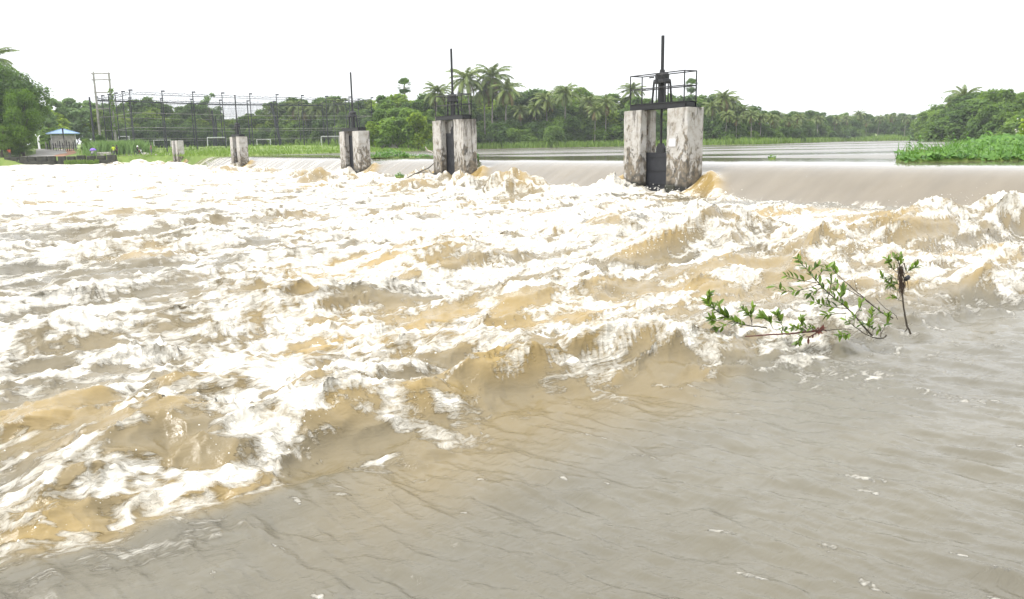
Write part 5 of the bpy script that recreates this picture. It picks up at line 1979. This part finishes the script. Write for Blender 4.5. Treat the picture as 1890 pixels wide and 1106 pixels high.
# main torn branch
D0 = 8.75
B = Branch('branch', 'large leafy torn branch lying in the foam, reaching up to the left', 'branch', zp(1400, 740, D0), 1)
A = B.stem([(1440, 740), (1340, 630), (1240, 520), (1140, 445), (1040, 350), (960, 255), (890, 180), (872, 150)], 0.011, 0.003, D0, D0 + 0.35, name='stem')
B.leaves(A, 0.25, 0.55, 12, 0.066)
B.leaves(A, 0.55, 1.0, 20, 0.06)
S2 = B.stem([(1600, 605), (1500, 555), (1400, 475), (1330, 415), (1250, 345), (1170, 270), (1125, 215)], 0.009, 0.003, D0 + 0.1, D0 + 0.5, name='stem')
B.leaves(S2, 0.82, 1.0, 12, 0.06)
B.leaves(S2, 0.05, 0.2, 5, 0.05)
s = B.stem([(1420, 490), (1330, 430), (1230, 380), (1150, 325)], 0.006, 0.003, D0 + 0.15, D0 + 0.4)
B.leaves(s, 0.8, 1.0, 5, 0.05)
for pts, nl, u0 in [([(1015, 335), (910, 322), (830, 302), (780, 280)], 10, 0.25), ([(1035, 350), (940, 380), (860, 402), (770, 398), (700, 368)], 15, 0.3), ([(960, 260), (1000, 230), (1040, 205)], 8, 0.2), ([(1010, 320), (1060, 250), (1100, 225)], 8, 0.3),
                    ([(1060, 370), (1010, 400), (945, 425)], 7, 0.3), ([(1250, 535), (1130, 522), (1040, 500), (985, 480)], 12, 0.2), ([(1240, 570), (1140, 575), (1080, 590)], 9, 0.4), ([(1110, 425), (1130, 330), (1120, 290)], 8, 0.3),
                    ([(1190, 480), (1215, 420), (1215, 395)], 10, 0.2), ([(1300, 590), (1345, 530), (1360, 480)], 5, 0.3), ([(1110, 420), (1095, 470), (1085, 500)], 6, 0.3), ([(1220, 500), (1170, 400), (1150, 380)], 7, 0.2)]:
    s = B.stem(pts, 0.005, 0.002, D0 + 0.2, D0 + 0.2 + B.r.uniform(-0.15, 0.15))
    B.leaves(s, u0, 1.0, nl, 0.058)
L_ = B.stem([(1545, 735), (1520, 755), (1480, 757), (1400, 735), (1330, 690), (1270, 645), (1230, 618)], 0.009, 0.003, D0 - 0.05, D0 - 0.1, name='stem')
B.leaves(L_, 0.75, 1.0, 5, 0.045)
for pts, nl in [([(1500, 742), (1530, 680), (1565, 630), (1560, 580)], 10), ([(1405, 725), (1425, 640), (1440, 545)], 14), ([(1400, 720), (1380, 670), (1350, 655)], 8), ([(1440, 740), (1440, 690), (1400, 660)], 7), ([(1300, 670), (1300, 620), (1290, 590)], 4), ([(1500, 750), (1500, 700), (1490, 690)], 5)]:
    s = B.stem(pts, 0.004, 0.002, D0 - 0.05, D0)
    B.leaves(s, 0.35, 1.0, nl, 0.05)
B.stem([(1460, 450), (1500, 495), (1560, 545), (1610, 580), (1632, 615)], 0.003, 0.004, D0 + 0.2, D0 + 0.1)
B.stem([(1305, 300), (1310, 350), (1325, 400)], 0.002, 0.003, D0 + 0.35, D0 + 0.35)

# left branch
B = Branch('branch', 'low leafy branch lying flat in the white water at the left of the group', 'branch', zp(600, 675, 8.7), 2)
B.full = 1.9
A = B.stem([(640, 680), (580, 670), (480, 658), (400, 635), (330, 598), (260, 550), (205, 505), (190, 460), (210, 412)], 0.008, 0.003, 8.7, 8.85, name='stem')
B.leaves(A, 0.25, 0.62, 24, 0.062)
B.leaves(A, 0.62, 1.0, 18, 0.058)
for pts, nl in [([(525, 660), (520, 600), (490, 570), (440, 522)], 9), ([(525, 640), (515, 580), (540, 520)], 5), ([(690, 690), (650, 625), (590, 592)], 14), ([(775, 705), (735, 625), (712, 572)], 13), ([(270, 560), (272, 520), (270, 490)], 3), ([(330, 600), (250, 625), (210, 610)], 9), ([(390, 640), (300, 665), (240, 690)], 9), ([(700, 690), (740, 700), (770, 705)], 4)]:
    s = B.stem(pts, 0.004, 0.002, 8.7, 8.7 + B.r.uniform(-0.1, 0.1))
    B.leaves(s, 0.3, 1.0, nl, 0.056)

# dead red stem with its leaf cluster
B = Branch('dead_branch', 'dark red dead stem with a clump of wilted red and green leaves', 'branch', zp(900, 725, 8.6), 3)
A = B.stem([(475, 742), (560, 740), (650, 733), (800, 724), (900, 715), (1000, 705), (1065, 690)], 0.006, 0.013, 8.6, 8.65, 'redwood', 'stem')
B.leaves(A, 0.78, 1.0, 14, 0.045, DEAD, 1.2)
s = B.stem([(1060, 690), (1010, 720), (950, 760)], 0.008, 0.004, 8.62, 8.6, 'redwood')
B.leaves(s, 0.0, 1.0, 9, 0.04, DEAD)
for pts, nl in [([(960, 700), (900, 650), (905, 605)], 14), ([(960, 710), (880, 690), (835, 675)], 14), ([(930, 730), (880, 760), (880, 800)], 13), ([(1020, 700), (990, 690), (960, 680)], 8)]:
    s = B.stem(pts, 0.004, 0.002, 8.6, 8.55)
    B.leaves(s, 0.2, 1.0, nl, 0.05)
B.stem([(1075, 698), (1130, 695), (1200, 690), (1280, 688)], 0.006, 0.003, 8.65, 8.7)
s = B.stem([(1275, 720), (1230, 738), (1190, 745)], 0.004, 0.003, 8.6, 8.58)
B.leaves(s, 0.0, 1.0, 16, 0.05)

# upright sapling with debris
D1 = 8.95
B = Branch('sapling', 'upright thin sapling hung with brown flood debris and a black scrap', 'sapling', zp(1722, 712, D1), 4)
B.full = 1.6
A = B.stem([(1730, 725), (1700, 655), (1680, 560), (1667, 450), (1664, 350), (1652, 255), (1640, 185), (1610, 140)], 0.012, 0.004, D1, D1 + 0.05, name='stem')
B.leaves(A, 0.72, 1.0, 16, 0.052)
B.stem([(1685, 712), (1700, 690), (1708, 668)], 0.005, 0.006, D1, D1)
for pts, nl, u0 in [([(1655, 280), (1600, 240), (1570, 190), (1555, 160)], 12, 0.3), ([(1655, 330), (1600, 300), (1540, 310), (1508, 290)], 15, 0.3), ([(1660, 350), (1600, 345), (1560, 350)], 9, 0.2), ([(1655, 290), (1700, 260), (1740, 230), (1778, 208)], 13, 0.35), ([(1645, 210), (1655, 160), (1650, 130)], 5, 0.3),
                    ([(1668, 480), (1620, 455), (1575, 445)], 6, 0.4), ([(1660, 380), (1620, 390), (1590, 375)], 6, 0.3)]:
    s = B.stem(pts, 0.004, 0.002, D1 + 0.03, D1 + B.r.uniform(-0.1, 0.15))
    B.leaves(s, u0, 1.0, nl, 0.047)
r_ = B.r
mb = MB()
for k_ in range(70):
    x0, y0 = 1658 + r_.gauss(0, 14), r_.uniform(170, 390)
    L = r_.uniform(30, 110)
    d_ = D1 + r_.uniform(-0.05, 0.08)
    mb.tube([zp(x0, y0, d_) - B.o, zp(x0 + r_.gauss(2, 6), y0 + L * 0.5, d_) - B.o, zp(x0 + r_.gauss(5, 9), y0 + L, d_) - B.o], [0.004, 0.003, 0.0015], 4)
for k_ in range(8):
    x0 = r_.uniform(1525, 1610)
    y0 = r_.uniform(280, 350)
    mb.tube([zp(x0, y0, D1) - B.o, zp(x0 - 4, y0 + 50, D1) - B.o, zp(x0 - 10, y0 + 90, D1) - B.o], [0.0015, 0.0012, 0.001], 4)
kind(mb.build('debris', M['debris'], B.th), 'stuff')
c = zp(1702, 302, D1 - 0.02) - B.o
mb = MB()
rings = []
for k_ in range(7):
    f = -1 + 2 * k_ / 6
    e = math.sqrt(max(0.05, 1 - f * f))
    rings.append([(c.x + 0.034 * e * math.cos(q) * r_.uniform(0.8, 1.2), c.y + 0.028 * e * math.sin(q), c.z + 0.03 * f + 0.008 * math.cos(q)) for q in [6.2832 * i / 9 for i in range(9)]])
mb.rings(rings)
mb.build('plastic_scrap', M['blackbag'], B.th)

# ------------------------------------------------------------------ spray flung up by the breaking crests
r = np.random.default_rng(55)
PS, SZ = [], []
for P_, h, wf, wb, cf in RIDGES:
    if cf < 0.6:
        continue
    Q = [np.array(atz(px, py, 0.1 + h)) for px, py in P_]
    L = sum(np.linalg.norm(Q[i + 1] - Q[i]) for i in range(len(Q) - 1))
    Dm = np.mean([q[1] for q in Q])
    n = int(25 * L) if Dm < 12 else int(120 * L)
    i = r.integers(0, len(Q) - 1, n)
    u = r.random(n)[:, None]
    Qa = np.array(Q)
    p = Qa[i] * (1 - u) + Qa[i + 1] * u
    p[:, 0] += r.normal(0, 0.10 + 0.12 * h, n)
    p[:, 1] += r.normal(0, 0.10 + 0.12 * h, n)
    p[:, 2] += r.exponential(0.05 + 0.10 * h, n) - 0.10
    PS.append(p)
    SZ.append(0.001 + r.exponential(0.0012, n) * (1 + Dm / 14))
for t0 in PIER_T[:4]:
    n = 240
    tt, ss = t0 + r.uniform(-3.6, 2.6, n), r.uniform(0.55, 1.6, n)
    xx, yy = st_xy(tt, ss)
    PS.append(np.stack([xx, yy, 0.15 + r.exponential(0.06, n)], 1))
    SZ.append(r.exponential(0.007, n) + 0.003)
for px, yb, yt, w, cf in HUMPS:
    p = atz(px, yb, 0.05)
    n = 90
    sg_ = w / FPX * p.y / 2
    q = r.uniform(0, 6.28, n)
    PS.append(np.stack([p.x + sg_ * 1.1 * np.cos(q), p.y + sg_ * 1.1 * np.sin(q), 0.1 + r.exponential(0.14, n)], 1))
    SZ.append(r.exponential(0.007, n) + 0.003)
P = np.concatenate(PS)
S = np.concatenate(SZ)
oc = np.array([(1, 0, 0), (-1, 0, 0), (0, 1, 0), (0, -1, 0), (0, 0, 1), (0, 0, -1)], float)
of = np.array([(0, 2, 4), (2, 1, 4), (1, 3, 4), (3, 0, 4), (2, 0, 5), (1, 2, 5), (3, 1, 5), (0, 3, 5)])
V = (P[:, None, :] + oc[None] * S[:, None, None] * r.uniform(0.7, 1.5, (len(P), 6, 1))).reshape(-1, 3)
F = (np.arange(len(P))[:, None, None] * 6 + of[None]).reshape(-1, 3)
mspray, nt, b, _ = new_mat('spray')
b.inputs['Base Color'].default_value = (0.85, 0.83, 0.78, 1)
b.inputs['Roughness'].default_value = 0.4
kind(link('spray', mesh_np('spray', V, F, mspray, True)), 'stuff')
print('spray', len(P))
# ------------------------------------------------------------------ air
hz = MB().box(-710, 710, -310, 810, -4.5, 34.0)
m = bpy.data.materials.new('haze_air')
m.use_nodes = True
nt = m.node_tree
for n in list(nt.nodes):
    nt.nodes.remove(n)
out = nt.nodes.new('ShaderNodeOutputMaterial')
pv = nt.nodes.new('ShaderNodeVolumePrincipled')
pv.inputs['Color'].default_value = (0.93, 0.97, 1.0, 1)
pv.inputs['Density'].default_value = 0.0003
nt.links.new(pv.outputs[0], out.inputs['Volume'])
kind(hz.build('haze', m), 'stuff')
